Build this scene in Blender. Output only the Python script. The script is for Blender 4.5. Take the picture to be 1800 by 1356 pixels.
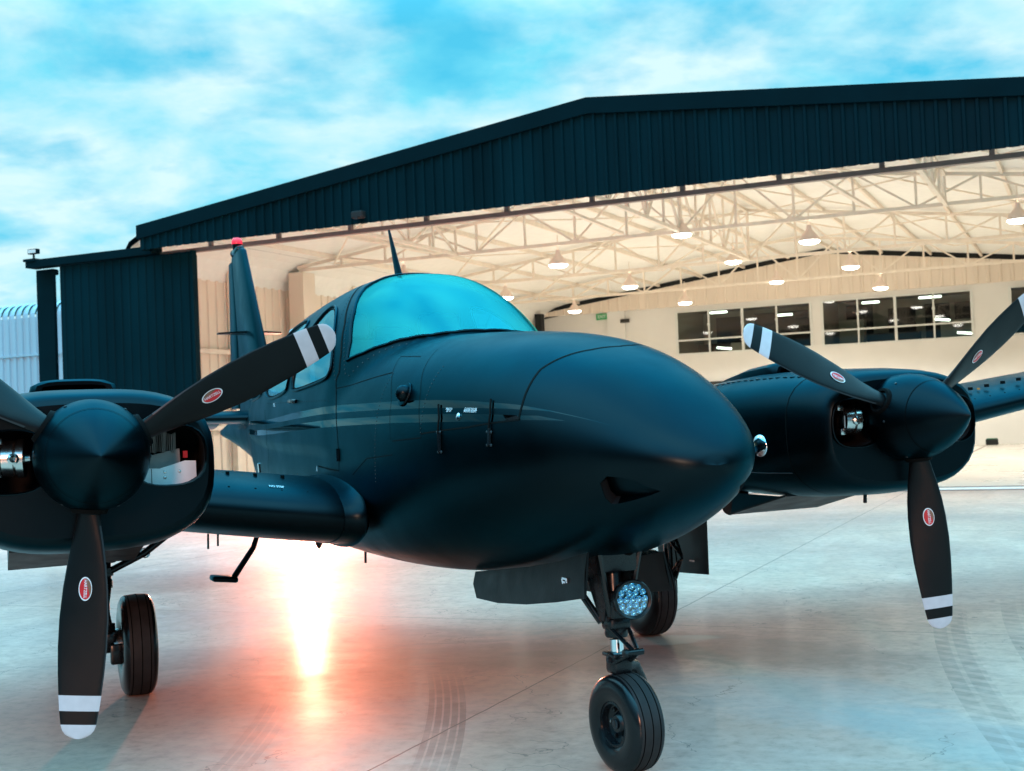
import bpy, bmesh, math, random
from mathutils import Vector, Matrix
from mathutils.geometry import delaunay_2d_cdt
sin, cos, pi, R = math.sin, math.cos, math.pi, math.radians
random.seed(7)
for o in list(bpy.data.objects): bpy.data.objects.remove(o)
sc = bpy.context.scene
COL = sc.collection

# ------------------------------------------------------------------ camera
PITCH, ROLL, CH = .0282, .0413, 1.284
cam_d = bpy.data.cameras.new('camera'); cam = bpy.data.objects.new('camera', cam_d); COL.objects.link(cam)
cam_d.sensor_width = 36; cam_d.lens = 2235.3 / 1800 * 36; cam_d.clip_end = 3000; cam_d.clip_start = .05
f_ = Vector((0, cos(PITCH), sin(PITCH))); u_ = Vector((0, -sin(PITCH), cos(PITCH))); r_ = Vector((1, 0, 0))
rr = r_ * cos(ROLL) - u_ * sin(ROLL); uu = r_ * sin(ROLL) + u_ * cos(ROLL)
M = Matrix((rr, uu, -f_)).transposed().to_4x4(); M.translation = Vector((0, 0, CH)); cam.matrix_world = M
cam_d.dof.use_dof = True; cam_d.dof.focus_distance = 4.9; cam_d.dof.aperture_fstop = 7.1
sc.camera = cam

# ------------------------------------------------------------------ world
SUN_EL, SUN_AZ = R(13), R(184)       # azimuth from +Y clockwise: low, behind the camera
w = bpy.data.worlds.new('World'); sc.world = w; w.use_nodes = True
nt = w.node_tree; N = nt.nodes; L = nt.links; N.clear()
def wn(t, **k):
    n = N.new(t)
    for a, b in k.items(): setattr(n, a, b)
    return n
sky = wn('ShaderNodeTexSky', sky_type='NISHITA', sun_disc=False); sky.sun_elevation = SUN_EL; sky.sun_rotation = SUN_AZ
tint = wn('ShaderNodeMix', data_type='RGBA', blend_type='MULTIPLY'); tint.inputs[0].default_value = 1
tint.inputs[7].default_value = (.35, 1.15, 1.35, 1)
L.new(sky.outputs[0], tint.inputs[6])
skl = wn('ShaderNodeMix', data_type='RGBA', blend_type='MIX'); skl.inputs[0].default_value = .85
skl.inputs[7].default_value = (.9, 6.5, 9.3, 1)
L.new(tint.outputs[2], skl.inputs[6])
tc = wn('ShaderNodeTexCoord'); sep = wn('ShaderNodeSeparateXYZ'); L.new(tc.outputs['Generated'], sep.inputs[0])
mx = wn('ShaderNodeMath', operation='MAXIMUM'); mx.inputs[1].default_value = 0.0; L.new(sep.outputs[2], mx.inputs[0])
ad = wn('ShaderNodeMath', operation='ADD'); ad.inputs[1].default_value = .24; L.new(mx.outputs[0], ad.inputs[0])
dx = wn('ShaderNodeMath', operation='DIVIDE'); L.new(sep.outputs[0], dx.inputs[0]); L.new(ad.outputs[0], dx.inputs[1])
dy = wn('ShaderNodeMath', operation='DIVIDE'); L.new(sep.outputs[1], dy.inputs[0]); L.new(ad.outputs[0], dy.inputs[1])
cb = wn('ShaderNodeCombineXYZ'); L.new(dx.outputs[0], cb.inputs[0]); L.new(dy.outputs[0], cb.inputs[1])
def wnoise(scale, det, ro, dist):
    n = wn('ShaderNodeTexNoise'); n.inputs['Scale'].default_value = scale; n.inputs['Detail'].default_value = det
    n.inputs['Roughness'].default_value = ro; n.inputs['Distortion'].default_value = dist; L.new(cb.outputs[0], n.inputs['Vector']); return n.outputs[0]
def wramp(f, stops):
    n = wn('ShaderNodeValToRGB'); L.new(f, n.inputs[0])
    for el, (p, c) in zip(n.color_ramp.elements, stops): el.position = p; el.color = (*c, 1)
    return n.outputs[0]
big_ = wnoise(1.3, 4, .5, .2); puff = wnoise(4.6, 8, .54, .1)
sm = wn('ShaderNodeMath', operation='MULTIPLY_ADD'); L.new(puff, sm.inputs[0]); sm.inputs[1].default_value = .75; L.new(big_, sm.inputs[2])
cr_f = wramp(sm.outputs[0], [(.70, (0, 0, 0)), (.90, (1, 1, 1))])
cr2_f = wramp(wnoise(3.0, 7, .55, .2), [(.36, (2.0, 7.8, 9.8)), (.60, (7.2, 9.9, 10.4))])
mix = wn('ShaderNodeMix', data_type='RGBA'); L.new(cr_f, mix.inputs[0]); L.new(skl.outputs[2], mix.inputs[6]); L.new(cr2_f, mix.inputs[7])
zr = wn('ShaderNodeMapRange'); zr.inputs[1].default_value = .30; zr.inputs[2].default_value = .85; zr.inputs[3].default_value = 1; zr.inputs[4].default_value = 4.4
L.new(sep.outputs[2], zr.inputs[0])
zm = wn('ShaderNodeMath', operation='MULTIPLY'); zm.inputs[1].default_value = .1; lo_ = wn('ShaderNodeMapRange'); lo_.inputs[1].default_value = .55; lo_.inputs[2].default_value = .08; lo_.inputs[3].default_value = 0; lo_.inputs[4].default_value = .72; L.new(sep.outputs[2], lo_.inputs[0])
yb0 = wn('ShaderNodeMapRange'); yb0.inputs[1].default_value = .75; yb0.inputs[2].default_value = .05; L.new(sep.outputs[1], yb0.inputs[0])
ml = wn('ShaderNodeMath', operation='MULTIPLY'); L.new(lo_.outputs[0], ml.inputs[0]); L.new(yb0.outputs[0], ml.inputs[1])
on = wn('ShaderNodeMath', operation='SUBTRACT'); on.inputs[0].default_value = 1; L.new(ml.outputs[0], on.inputs[1])
zq = wn('ShaderNodeMath', operation='MULTIPLY'); L.new(zr.outputs[0], zq.inputs[0]); L.new(on.outputs[0], zq.inputs[1]); L.new(zq.outputs[0], zm.inputs[0])
zd = wn('ShaderNodeMapRange'); zd.inputs[1].default_value = .28; zd.inputs[2].default_value = .7; L.new(sep.outputs[2], zd.inputs[0])
deep = wn('ShaderNodeMix', data_type='RGBA', blend_type='MULTIPLY'); deep.inputs[7].default_value = (.46, .88, 1.08, 1)
yb = wn('ShaderNodeMapRange'); yb.inputs[1].default_value = .75; yb.inputs[2].default_value = -.1; L.new(sep.outputs[1], yb.inputs[0])   # the sky turns deeper away from the hangar
dm = wn('ShaderNodeMath', operation='MAXIMUM'); L.new(zd.outputs[0], dm.inputs[0]); L.new(yb.outputs[0], dm.inputs[1])
L.new(dm.outputs[0], deep.inputs[0]); L.new(mix.outputs[2], deep.inputs[6])
bg = wn('ShaderNodeBackground'); L.new(zm.outputs[0], bg.inputs[1]); L.new(deep.outputs[2], bg.inputs[0])
wo = wn('ShaderNodeOutputWorld'); L.new(bg.outputs[0], wo.inputs[0])

# ------------------------------------------------------------------ sun and exposure
sd = bpy.data.lights.new('sun', 'SUN'); sd.energy = 1.3; sd.angle = R(7); sd.color = (1, .42, .24)
so = bpy.data.objects.new('sun', sd); COL.objects.link(so)
sv = Vector((sin(SUN_AZ) * cos(SUN_EL), cos(SUN_AZ) * cos(SUN_EL), sin(SUN_EL)))
so.rotation_euler = sv.to_track_quat('Z', 'Y').to_euler()
vs = sc.view_settings; vs.view_transform = 'Standard'; vs.look = 'None'; vs.exposure = 0; vs.gamma = 1
sc.cycles.use_denoising = True
try: sc.cycles.denoiser = 'OPENIMAGEDENOISE'
except Exception: pass
sc.cycles.max_bounces = 8; sc.cycles.diffuse_bounces = 4; sc.cycles.glossy_bounces = 4; sc.cycles.transparent_max_bounces = 12
sc.cycles.sample_clamp_indirect = 6

# ------------------------------------------------------------------ materials
def mat(name, col, rough=.5, metal=0, spec=.5, noise=0, nscale=6, bump=0, bscale=40, emit=None, es=0, rvar=0, coat=0, streak=None):
    m = bpy.data.materials.new(name); m.use_nodes = True; t = m.node_tree; b = t.nodes['Principled BSDF']
    b.inputs['Base Color'].default_value = (*col, 1); b.inputs['Roughness'].default_value = rough
    b.inputs['Metallic'].default_value = metal; b.inputs['Specular IOR Level'].default_value = spec
    b.inputs['Coat Weight'].default_value = coat; b.inputs['Coat Roughness'].default_value = .05
    if emit: b.inputs['Emission Color'].default_value = (*emit, 1); b.inputs['Emission Strength'].default_value = es
    co = t.nodes.new('ShaderNodeTexCoord'); src = co.outputs['Object']
    if streak:
        mp = t.nodes.new('ShaderNodeMapping'); mp.inputs['Scale'].default_value = streak; t.links.new(src, mp.inputs[0]); src = mp.outputs[0]
    nz = t.nodes.new('ShaderNodeTexNoise'); nz.inputs['Scale'].default_value = nscale; nz.inputs['Detail'].default_value = 6
    t.links.new(src, nz.inputs['Vector'])
    if noise:
        r = t.nodes.new('ShaderNodeMapRange'); r.inputs[1].default_value = .3; r.inputs[2].default_value = .7; r.inputs[3].default_value = 1 - noise; r.inputs[4].default_value = 1 + noise
        t.links.new(nz.outputs[0], r.inputs[0])
        x = t.nodes.new('ShaderNodeMix'); x.data_type = 'RGBA'; x.blend_type = 'MULTIPLY'; x.inputs[0].default_value = 1
        x.inputs[6].default_value = (*col, 1); t.links.new(r.outputs[0], x.inputs[7]); t.links.new(x.outputs[2], b.inputs['Base Color'])
    if rvar:
        r = t.nodes.new('ShaderNodeMapRange'); r.inputs[1].default_value = .3; r.inputs[2].default_value = .7; r.inputs[3].default_value = rough - rvar; r.inputs[4].default_value = rough + rvar
        t.links.new(nz.outputs[0], r.inputs[0]); t.links.new(r.outputs[0], b.inputs['Roughness'])
    if bump:
        nb = t.nodes.new('ShaderNodeTexNoise'); nb.inputs['Scale'].default_value = bscale; nb.inputs['Detail'].default_value = 3
        t.links.new(co.outputs['Object'], nb.inputs['Vector'])
        bp = t.nodes.new('ShaderNodeBump'); bp.inputs['Strength'].default_value = bump; bp.inputs['Distance'].default_value = .01
        t.links.new(nb.outputs[0], bp.inputs['Height']); t.links.new(bp.outputs[0], b.inputs['Normal'])
    return m
def glassmat(name, tint, fac, rough=.02, gcol=(1, 1, 1)):
    m = bpy.data.materials.new(name); m.use_nodes = True; t = m.node_tree; t.nodes.clear()
    tr = t.nodes.new('ShaderNodeBsdfTransparent'); tr.inputs[0].default_value = (*tint, 1)
    gl = t.nodes.new('ShaderNodeBsdfGlossy'); gl.inputs['Roughness'].default_value = rough; gl.inputs[0].default_value = (*gcol, 1)
    fr = t.nodes.new('ShaderNodeFresnel'); fr.inputs[0].default_value = 1.5
    ma = t.nodes.new('ShaderNodeMath'); ma.operation = 'ADD'; ma.use_clamp = True; ma.inputs[1].default_value = fac; t.links.new(fr.outputs[0], ma.inputs[0])
    mx = t.nodes.new('ShaderNodeMixShader'); t.links.new(ma.outputs[0], mx.inputs[0]); t.links.new(tr.outputs[0], mx.inputs[1]); t.links.new(gl.outputs[0], mx.inputs[2])
    o = t.nodes.new('ShaderNodeOutputMaterial'); t.links.new(mx.outputs[0], o.inputs[0])
    return m
MT = dict(
    satin=mat('satin_black_paint', (.0012, .0025, .004), .34, spec=.18, rvar=.05, nscale=4, bump=.035, bscale=5),
    gloss=mat('gloss_black_stripe', (.006, .008, .010), .05, spec=.5, coat=.0),
    line=mat('panel_gap', (.002, .002, .002), .8, spec=.1),
    rivet=mat('painted_rivet', (.014, .018, .022), .4, spec=.5),
    blade=mat('blade_black', (.003, .003, .0035), .42, spec=.22, rvar=.06, nscale=9, bump=.03, bscale=90),
    white=mat('white_paint', (.56, .50, .52), .45, noise=.05, nscale=30),
    wtext=mat('white_stencil', (.75, .78, .8), .6),
    red=mat('decal_red', (.62, .012, .02), .35), brown=mat('decal_bronze', (.22, .10, .06), .35),
    silver=mat('bright_metal', (.62, .60, .58), .25, metal=1, noise=.1, nscale=20),
    chrome=mat('chrome', (.85, .87, .9), .06, metal=1),
    alu=mat('grey_primer_baffle', (.84, .72, .70), .5, noise=.08, nscale=15),
    alu2=mat('warm_baffle', (.5, .38, .34), .55, noise=.1, nscale=15),
    dark=mat('dark_bay', (.006, .006, .007), .8, spec=.2),
    gear=mat('gear_black', (.004, .006, .008), .26, spec=.42, rvar=.08, nscale=20),
    tyre=mat('tyre_rubber', (.019, .016, .016), .68, spec=.35, noise=.25, nscale=14, bump=.05, bscale=160),
    wall=mat('tyre_sidewall', (.005, .005, .006), .22, spec=.4, noise=.2, nscale=14),
    beacon=mat('red_beacon', (.75, .01, .03), .2, emit=(1, .03, .06), es=.7),
    boot=mat('deice_edge', (.02, .022, .025), .3, spec=.6),
    seat=mat('cabin_seat', (.55, .62, .64), .7, noise=.1), cabin=mat('cabin_lining', (.6, .65, .66), .8), panel=mat('glare_shield', (.02, .02, .022), .7),
    glassw=glassmat('windshield_glass', (.40, .92, .94), .13, .18, (.07, .74, .74)),
    glass=glassmat('cabin_glass', (.5, .85, .9), .16, .04, (.35, .75, .85)),
    lens=glassmat('lamp_lens', (.7, .9, 1), .12, .05), led=mat('led_reflector', (.55, .8, .9), .12, metal=1),
    orange=mat('amber_button', (.8, .25, .03), .4),
    clad=mat('navy_cladding', (.0003, .0145, .0205), .6, spec=.05, noise=.30, nscale=1.2, rvar=.06, streak=(1, 1, .25)),
    cladd=mat('navy_flashing', (.0003, .0110, .0155), .75, spec=.05, noise=.1, nscale=2),
    cream=mat('cream_cladding', (.80, .69, .57), .55, noise=.05, nscale=1.5, streak=(1, 1, .3)),
    plaster=mat('painted_plaster', (.76, .745, .70), .8, noise=.04, nscale=1),
    ceil=mat('roof_sheet_inside', (.86, .845, .79), .6, noise=.03),
    steel=mat('cream_steel', (.84, .74, .62), .5, noise=.06),
    rail=mat('brown_rail', (.24, .17, .15), .5, noise=.15), black=mat('black_gap', (.006, .008, .008), .8),
    frame=mat('window_frame', (.70, .72, .68), .45), pane=glassmat('office_glass', (.66, .72, .64), .02, .03),
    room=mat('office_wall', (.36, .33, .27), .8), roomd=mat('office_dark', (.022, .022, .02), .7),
    shade=mat('lamp_shade', (.85, .70, .60), .5), disc=mat('lamp_glow', (1, 1, 1), .5, emit=(1, .96, .86), es=18),
    tube=mat('office_tube', (1, 1, 1), .5, emit=(.9, 1, .92), es=5),
    sign=mat('exit_sign', (.02, .20, .06), .5, emit=(.03, .35, .10), es=.25), plate=mat('dark_plate', (.03, .03, .025), .5),
    blue=mat('galvanised_sheet', (.42, .58, .66), .45, metal=.2, noise=.1, nscale=.8, streak=(1, 1, .2)),
    hfloor=mat('hangar_floor', (.63, .585, .52), .30, spec=.5, noise=.06, nscale=.7, rvar=.06),
    lampface=mat('work_lamp_glass', (1, .6, .4), .4, emit=(1, .45, .25), es=6),
    green=mat('green_box', (.02, .14, .07), .5), redp=mat('red_equipment', (.45, .04, .03), .5),
)
for k_ in ('satin',):   # blue-black paint with a fine metallic flake
    q_ = MT[k_].node_tree.nodes['Principled BSDF']; q_.inputs['Metallic'].default_value = 1
    q_.inputs['Base Color'].default_value = (.0108, .0168, .0198, 1); q_.inputs['Specular Tint'].default_value = (.45, .68, .77, 1)
q_ = MT['gloss'].node_tree.nodes['Principled BSDF']; q_.inputs['Metallic'].default_value = 1; q_.inputs['Base Color'].default_value = (.024, .036, .040, 1); q_.inputs['Specular Tint'].default_value = (.6, .8, .85, 1)
# ------------------------------------------------------------------ mesh helpers
class MB:
    def __init__(s): s.v = []; s.f = []; s.m = []; s.mats = []
    def mi(s, m):
        if m not in s.mats: s.mats.append(m)
        return s.mats.index(m)
    def add(s, vs, fs, m='satin'):
        k = len(s.v); s.v += [tuple(a) for a in vs]; i = s.mi(m)
        for q in fs: s.f.append(tuple(a + k for a in q)); s.m.append(i)
        return s
    def box(s, c, d, m='satin', M=None, bev=0):
        x, y, z = [a / 2 for a in d]
        if bev:
            bm = bmesh.new(); bmesh.ops.create_cube(bm, size=1); bmesh.ops.scale(bm, vec=d, verts=bm.verts)
            bmesh.ops.bevel(bm, geom=bm.edges[:], offset=bev, segments=2, affect='EDGES', profile=.5)
            vs = [v.co.copy() for v in bm.verts]; fs = [[v.index for v in q.verts] for q in bm.faces]; bm.free()
        else:
            vs = [Vector((a * x, b * y, c_ * z)) for a in (-1, 1) for b in (-1, 1) for c_ in (-1, 1)]
            fs = [(0, 1, 3, 2), (4, 6, 7, 5), (0, 4, 5, 1), (2, 3, 7, 6), (0, 2, 6, 4), (1, 5, 7, 3)]
        if M: vs = [M @ v for v in vs]
        c = Vector(c); return s.add([v + c for v in vs], fs, m)
    def tube(s, pts, r, m='satin', n=10, cap=True):
        pts = [Vector(p) for p in pts]; rs = r if isinstance(r, (list, tuple)) else [r] * len(pts)
        vs = []; fs = []; up = None
        for i, p in enumerate(pts):
            d = (pts[min(i + 1, len(pts) - 1)] - pts[max(i - 1, 0)]).normalized()
            if up is None:
                up = Vector((0, 0, 1)) if abs(d.z) < .9 else Vector((1, 0, 0))
            a = d.cross(up).normalized(); b = a.cross(d).normalized(); up = b
            for k in range(n):
                t = 2 * pi * k / n; vs.append(p + a * cos(t) * rs[i] + b * sin(t) * rs[i])
        for i in range(len(pts) - 1):
            for k in range(n):
                k2 = (k + 1) % n; fs.append((i * n + k, i * n + k2, (i + 1) * n + k2, (i + 1) * n + k))
        if cap: fs.append(tuple(range(n))[::-1]); fs.append(tuple((len(pts) - 1) * n + k for k in range(n)))
        return s.add(vs, fs, m)
    def beam(s, p, q, wd, hd, m='steel', up=(0, 0, 1)):
        p, q = Vector(p), Vector(q); d = (q - p).normalized(); u = Vector(up)
        if abs(d.dot(u)) > .95: u = Vector((1, 0, 0)) if abs(d.x) < .9 else Vector((0, 1, 0))
        a = d.cross(u).normalized() * wd / 2; b = a.cross(d).normalized() * hd / 2
        vs = [e + i * a + j * b for e in (p, q) for i, j in ((-1, -1), (1, -1), (1, 1), (-1, 1))]
        return s.add(vs, [(0, 1, 2, 3), (7, 6, 5, 4), (0, 4, 5, 1), (1, 5, 6, 2), (2, 6, 7, 3), (3, 7, 4, 0)], m)
    def lathe(s, prof, o, ax, m='satin', n=32, mfun=None, arc=None):
        # prof: (distance along axis, radius)
        ax = Vector(ax).normalized(); a = ax.orthogonal().normalized(); b = ax.cross(a); o = Vector(o); k0 = len(s.v)
        for h, r in prof:
            for k in range(n):
                t = 2 * pi * k / n; s.v.append(tuple(o + ax * h + (a * cos(t) + b * sin(t)) * max(r, 1e-5)))
        for i in range(len(prof) - 1):
            mm = s.mi(mfun(i) if mfun else m)
            for k in range(n):
                k2 = (k + 1) % n; s.f.append((k0 + i * n + k, k0 + i * n + k2, k0 + (i + 1) * n + k2, k0 + (i + 1) * n + k)); s.m.append(mm)
        return s
    def loft(s, rings, m='satin', close=True, caps=(True, True), mfun=None):
        n = len(rings[0]); k0 = len(s.v)
        for r in rings: s.v += [tuple(p) for p in r]
        for i in range(len(rings) - 1):
            for k in range(n if close else n - 1):
                k2 = (k + 1) % n; s.f.append((k0 + i * n + k, k0 + i * n + k2, k0 + (i + 1) * n + k2, k0 + (i + 1) * n + k))
                s.m.append(s.mi(mfun(i, k) if mfun else m))
        if caps[0]: s.f.append(tuple(k0 + k for k in range(n))[::-1]); s.m.append(s.mi(m))
        if caps[1]: s.f.append(tuple(k0 + (len(rings) - 1) * n + k for k in range(n))); s.m.append(s.mi(m))
        return s
    def prism(s, poly, vec, m='satin'):
        n = len(poly); v = Vector(vec); a = [Vector(p) for p in poly]
        return s.add(a + [p + v for p in a], [tuple(range(n)), tuple(range(2 * n - 1, n - 1, -1))] + [(i, n + i, n + (i + 1) % n, (i + 1) % n) for i in range(n)], m)
    def build(s, name, parent=None, smooth=None, loc=None, merge=False, fix=True):
        me = bpy.data.meshes.new(name); me.from_pydata(s.v, [], s.f)
        for m in s.mats: me.materials.append(MT[m] if isinstance(m, str) else m)
        me.polygons.foreach_set('material_index', s.m)
        if merge or fix:
            bm = bmesh.new(); bm.from_mesh(me)
            if merge: bmesh.ops.remove_doubles(bm, verts=bm.verts, dist=1e-4)
            if fix: bmesh.ops.recalc_face_normals(bm, faces=bm.faces)
            bm.to_mesh(me); bm.free()
        me.update()
        if smooth is not None:
            me.polygons.foreach_set('use_smooth', [True] * len(me.polygons)); me.set_sharp_from_angle(angle=R(smooth))
        o = bpy.data.objects.new(name, me); COL.objects.link(o)
        if parent: o.parent = parent
        if loc: o.location = loc
        return o
def tag(o, label=None, cat=None, group=None, kind=None):
    if label: o['label'] = label
    if cat: o['category'] = cat
    if group: o['group'] = group
    if kind: o['kind'] = kind
    return o
def empty(name, loc, rz=0):
    o = bpy.data.objects.new(name, None); COL.objects.link(o); o.location = loc; o.rotation_euler = (0, 0, rz); o.empty_display_size = .2; return o
def textmesh(mb, txt, size, M, m='wtext', sx=1, lift=0):
    cu = bpy.data.curves.new('t', 'FONT'); cu.body = txt; cu.size = size; cu.align_x = 'CENTER'; cu.align_y = 'CENTER'; cu.resolution_u = 2
    cu.offset = size * .012
    ob = bpy.data.objects.new('t', cu); COL.objects.link(ob); bpy.context.view_layer.update()
    me = bpy.data.meshes.new_from_object(ob.evaluated_get(bpy.context.evaluated_depsgraph_get()))
    vs = [M(v.co.x * sx, v.co.y) for v in me.vertices]; mb.add(vs, [tuple(p.vertices) for p in me.polygons], m)
    bpy.data.objects.remove(ob); bpy.data.curves.remove(cu); bpy.data.meshes.remove(me)

# ------------------------------------------------------------------ hangar frame  (x = along the front wall to the left, y = into the hangar)
HY = .4241
HO = Vector((6, 18.5, 0)); HWd = Vector((-cos(HY), sin(HY), 0)); HId = Vector((sin(HY), cos(HY), 0))
def H(t, d, z=0.0): return HO + HWd * t + HId * d + Vector((0, 0, z))
# objects are written in local (X = -t, Y = d) so the frame stays right-handed
HROT = HY * -1
def h(t, d, z=0.0): return Vector((-t, d, z))
assert (Matrix.Rotation(HROT, 3, 'Z') @ Vector((-1, 0, 0)) - HWd).length < 1e-4

# ------------------------------------------------------------------ ground
def fmath(t, op, a, b=None, c=None, clamp=False):
    n = t.nodes.new('ShaderNodeMath'); n.operation = op; n.use_clamp = clamp
    for i, v in enumerate((a, b, c)):
        if v is None: continue
        if isinstance(v, (int, float)): n.inputs[i].default_value = v
        else: t.links.new(v, n.inputs[i])
    return n.outputs[0]
def noise(t, vec, scale, detail=5, rough=.55, dist=0, sc3=None):
    if sc3:
        mp = t.nodes.new('ShaderNodeMapping'); mp.inputs['Scale'].default_value = sc3; t.links.new(vec, mp.inputs[0]); vec = mp.outputs[0]
    n = t.nodes.new('ShaderNodeTexNoise'); n.inputs['Scale'].default_value = scale; n.inputs['Detail'].default_value = detail
    n.inputs['Roughness'].default_value = rough; n.inputs['Distortion'].default_value = dist; t.links.new(vec, n.inputs['Vector']); return n.outputs[0]
def ramp(t, f, stops):
    n = t.nodes.new('ShaderNodeValToRGB'); t.links.new(f, n.inputs[0]); e = n.color_ramp.elements
    while len(e) < len(stops): e.new(.5)
    for a, (p, c) in zip(e, stops): a.position = p; a.color = (*c, 1) if len(c) == 3 else c
    return n.outputs[0]
def mixc(t, fac, a, b, bt='MIX'):
    n = t.nodes.new('ShaderNodeMix'); n.data_type = 'RGBA'; n.blend_type = bt
    for i, v in ((0, fac), (6, a), (7, b)):
        if isinstance(v, (int, float)): n.inputs[i].default_value = v
        elif isinstance(v, tuple): n.inputs[i].default_value = (*v, 1)
        else: t.links.new(v, n.inputs[i])
    return n.outputs[2]
def apron_mat():
    m = bpy.data.materials.new('polished_concrete'); m.use_nodes = True; t = m.node_tree; b = t.nodes['Principled BSDF']
    co = t.nodes.new('ShaderNodeTexCoord').outputs['Object']
    s = t.nodes.new('ShaderNodeSeparateXYZ'); t.links.new(co, s.inputs[0]); X, Y = s.outputs[0], s.outputs[1]
    big = noise(t, co, .35, 4, .5, .4); mid = noise(t, co, 1.5, 7, .62, .7, (1, .55, 1)); fine = noise(t, co, 14, 7, .7)
    streak = noise(t, co, 2.2, 8, .68, 1.6, (.75, 1.25, 1))
    base = ramp(t, mid, [(.30, (.49, .285, .22)), (.50, (.60, .35, .27)), (.70, (.72, .435, .345))])
    base = mixc(t, .5, base, ramp(t, streak, [(.3, (.46, .265, .205)), (.52, (.61, .355, .275)), (.7, (.77, .475, .38))]), 'MIX')
    base = mixc(t, 1.0, base, ramp(t, big, [(.34, (.72, .76, .80)), (.62, (1.10, 1.08, 1.05))]), 'MULTIPLY')
    base = mixc(t, 1.0, base, ramp(t, fine, [(.32, (.78, .78, .78)), (.5, (1, 1, 1)), (.68, (1.10, 1.10, 1.10))]), 'MULTIPLY')
    speck = fmath(t, 'GREATER_THAN', noise(t, co, 48, 3, .6), .715)
    base = mixc(t, fmath(t, 'MULTIPLY', speck, .55), base, (.10, .08, .07))
    # patches of worn sealer / oil seen between the wheels (places in hangar coordinates)
    def blot(cx, cy, rx, ry, ang, amt, col, wob=.5):
        nonlocal base
        ca, sa = cos(ang), sin(ang)
        u = fmath(t, 'ADD', fmath(t, 'MULTIPLY', fmath(t, 'SUBTRACT', X, cx), ca / rx), fmath(t, 'MULTIPLY', fmath(t, 'SUBTRACT', Y, cy), sa / rx))
        v = fmath(t, 'ADD', fmath(t, 'MULTIPLY', fmath(t, 'SUBTRACT', X, cx), -sa / ry), fmath(t, 'MULTIPLY', fmath(t, 'SUBTRACT', Y, cy), ca / ry))
        r2 = fmath(t, 'ADD', fmath(t, 'MULTIPLY', u, u), fmath(t, 'MULTIPLY', v, v))
        r2 = fmath(t, 'ADD', r2, fmath(t, 'MULTIPLY', fmath(t, 'SUBTRACT', streak, .5), wob * 4))
        mr = t.nodes.new('ShaderNodeMapRange'); mr.interpolation_type = 'SMOOTHSTEP'; mr.inputs[1].default_value = 1.2; mr.inputs[2].default_value = .15
        mr.inputs[3].default_value = 0; mr.inputs[4].default_value = amt; t.links.new(r2, mr.inputs[0])
        base = mixc(t, mr.outputs[0], base, col)
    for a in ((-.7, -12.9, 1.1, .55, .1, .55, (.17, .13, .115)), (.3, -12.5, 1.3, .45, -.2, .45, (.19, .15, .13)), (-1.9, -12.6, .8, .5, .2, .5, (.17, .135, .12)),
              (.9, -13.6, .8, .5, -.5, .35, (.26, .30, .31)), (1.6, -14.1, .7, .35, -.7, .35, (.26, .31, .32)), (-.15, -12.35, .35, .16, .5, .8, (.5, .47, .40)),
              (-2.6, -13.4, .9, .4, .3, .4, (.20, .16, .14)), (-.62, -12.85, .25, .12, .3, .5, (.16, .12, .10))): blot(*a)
    # saw-cut joints
    def band(src, c, wd): return fmath(t, 'LESS_THAN', fmath(t, 'ABSOLUTE', fmath(t, 'SUBTRACT', src, c)), wd)
    wob = fmath(t, 'MULTIPLY', fmath(t, 'SUBTRACT', noise(t, co, 2.5, 2), .5), .02)
    Xw = fmath(t, 'ADD', X, wob); Yw = fmath(t, 'ADD', Y, wob)
    jo = band(Xw, -.375, .0045)
    for c in (-6.4, -12.4, 5.6): jo = fmath(t, 'MAXIMUM', jo, band(Xw, c, .005))
    for c in (-11.83, -5.8, -17.9): jo = fmath(t, 'MAXIMUM', jo, band(Yw, c, .004))
    base = mixc(t, fmath(t, 'MULTIPLY', jo, .8), base, (.06, .045, .04))
    # hairline cracks
    vo = t.nodes.new('ShaderNodeTexVoronoi'); vo.feature = 'DISTANCE_TO_EDGE'; vo.inputs['Scale'].default_value = 1.1
    mpn = t.nodes.new('ShaderNodeVectorMath'); mpn.operation = 'ADD'
    nn = t.nodes.new('ShaderNodeTexNoise'); nn.inputs['Scale'].default_value = 2.2; nn.inputs['Detail'].default_value = 5; t.links.new(co, nn.inputs['Vector'])
    sc_ = t.nodes.new('ShaderNodeVectorMath'); sc_.operation = 'SCALE'; sc_.inputs['Scale'].default_value = .8; t.links.new(nn.outputs['Color'], sc_.inputs[0])
    t.links.new(co, mpn.inputs[0]); t.links.new(sc_.outputs[0], mpn.inputs[1]); t.links.new(mpn.outputs[0], vo.inputs['Vector'])
    ck = fmath(t, 'MULTIPLY', fmath(t, 'LESS_THAN', vo.outputs['Distance'], .0028), fmath(t, 'GREATER_THAN', noise(t, co, 1.3, 2), .53))
    base = mixc(t, fmath(t, 'MULTIPLY', ck, .65), base, (.14, .10, .09))
    # tyre marks: rings about turning centres
    def tracks(cx, cy, r0, r1, n, amt, lug, a0=None):
        nonlocal base
        dx_ = fmath(t, 'SUBTRACT', X, cx); dy_ = fmath(t, 'SUBTRACT', Y, cy)
        r = fmath(t, 'SQRT', fmath(t, 'ADD', fmath(t, 'MULTIPLY', dx_, dx_), fmath(t, 'MULTIPLY', dy_, dy_)))
        u = fmath(t, 'DIVIDE', fmath(t, 'SUBTRACT', r, r0), r1 - r0)
        ins = fmath(t, 'MULTIPLY', fmath(t, 'GREATER_THAN', u, 0), fmath(t, 'LESS_THAN', u, 1))
        rib = fmath(t, 'GREATER_THAN', fmath(t, 'FRACT', fmath(t, 'MULTIPLY', u, n)), .25)
        th = fmath(t, 'ARCTAN2', dy_, dx_)
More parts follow.
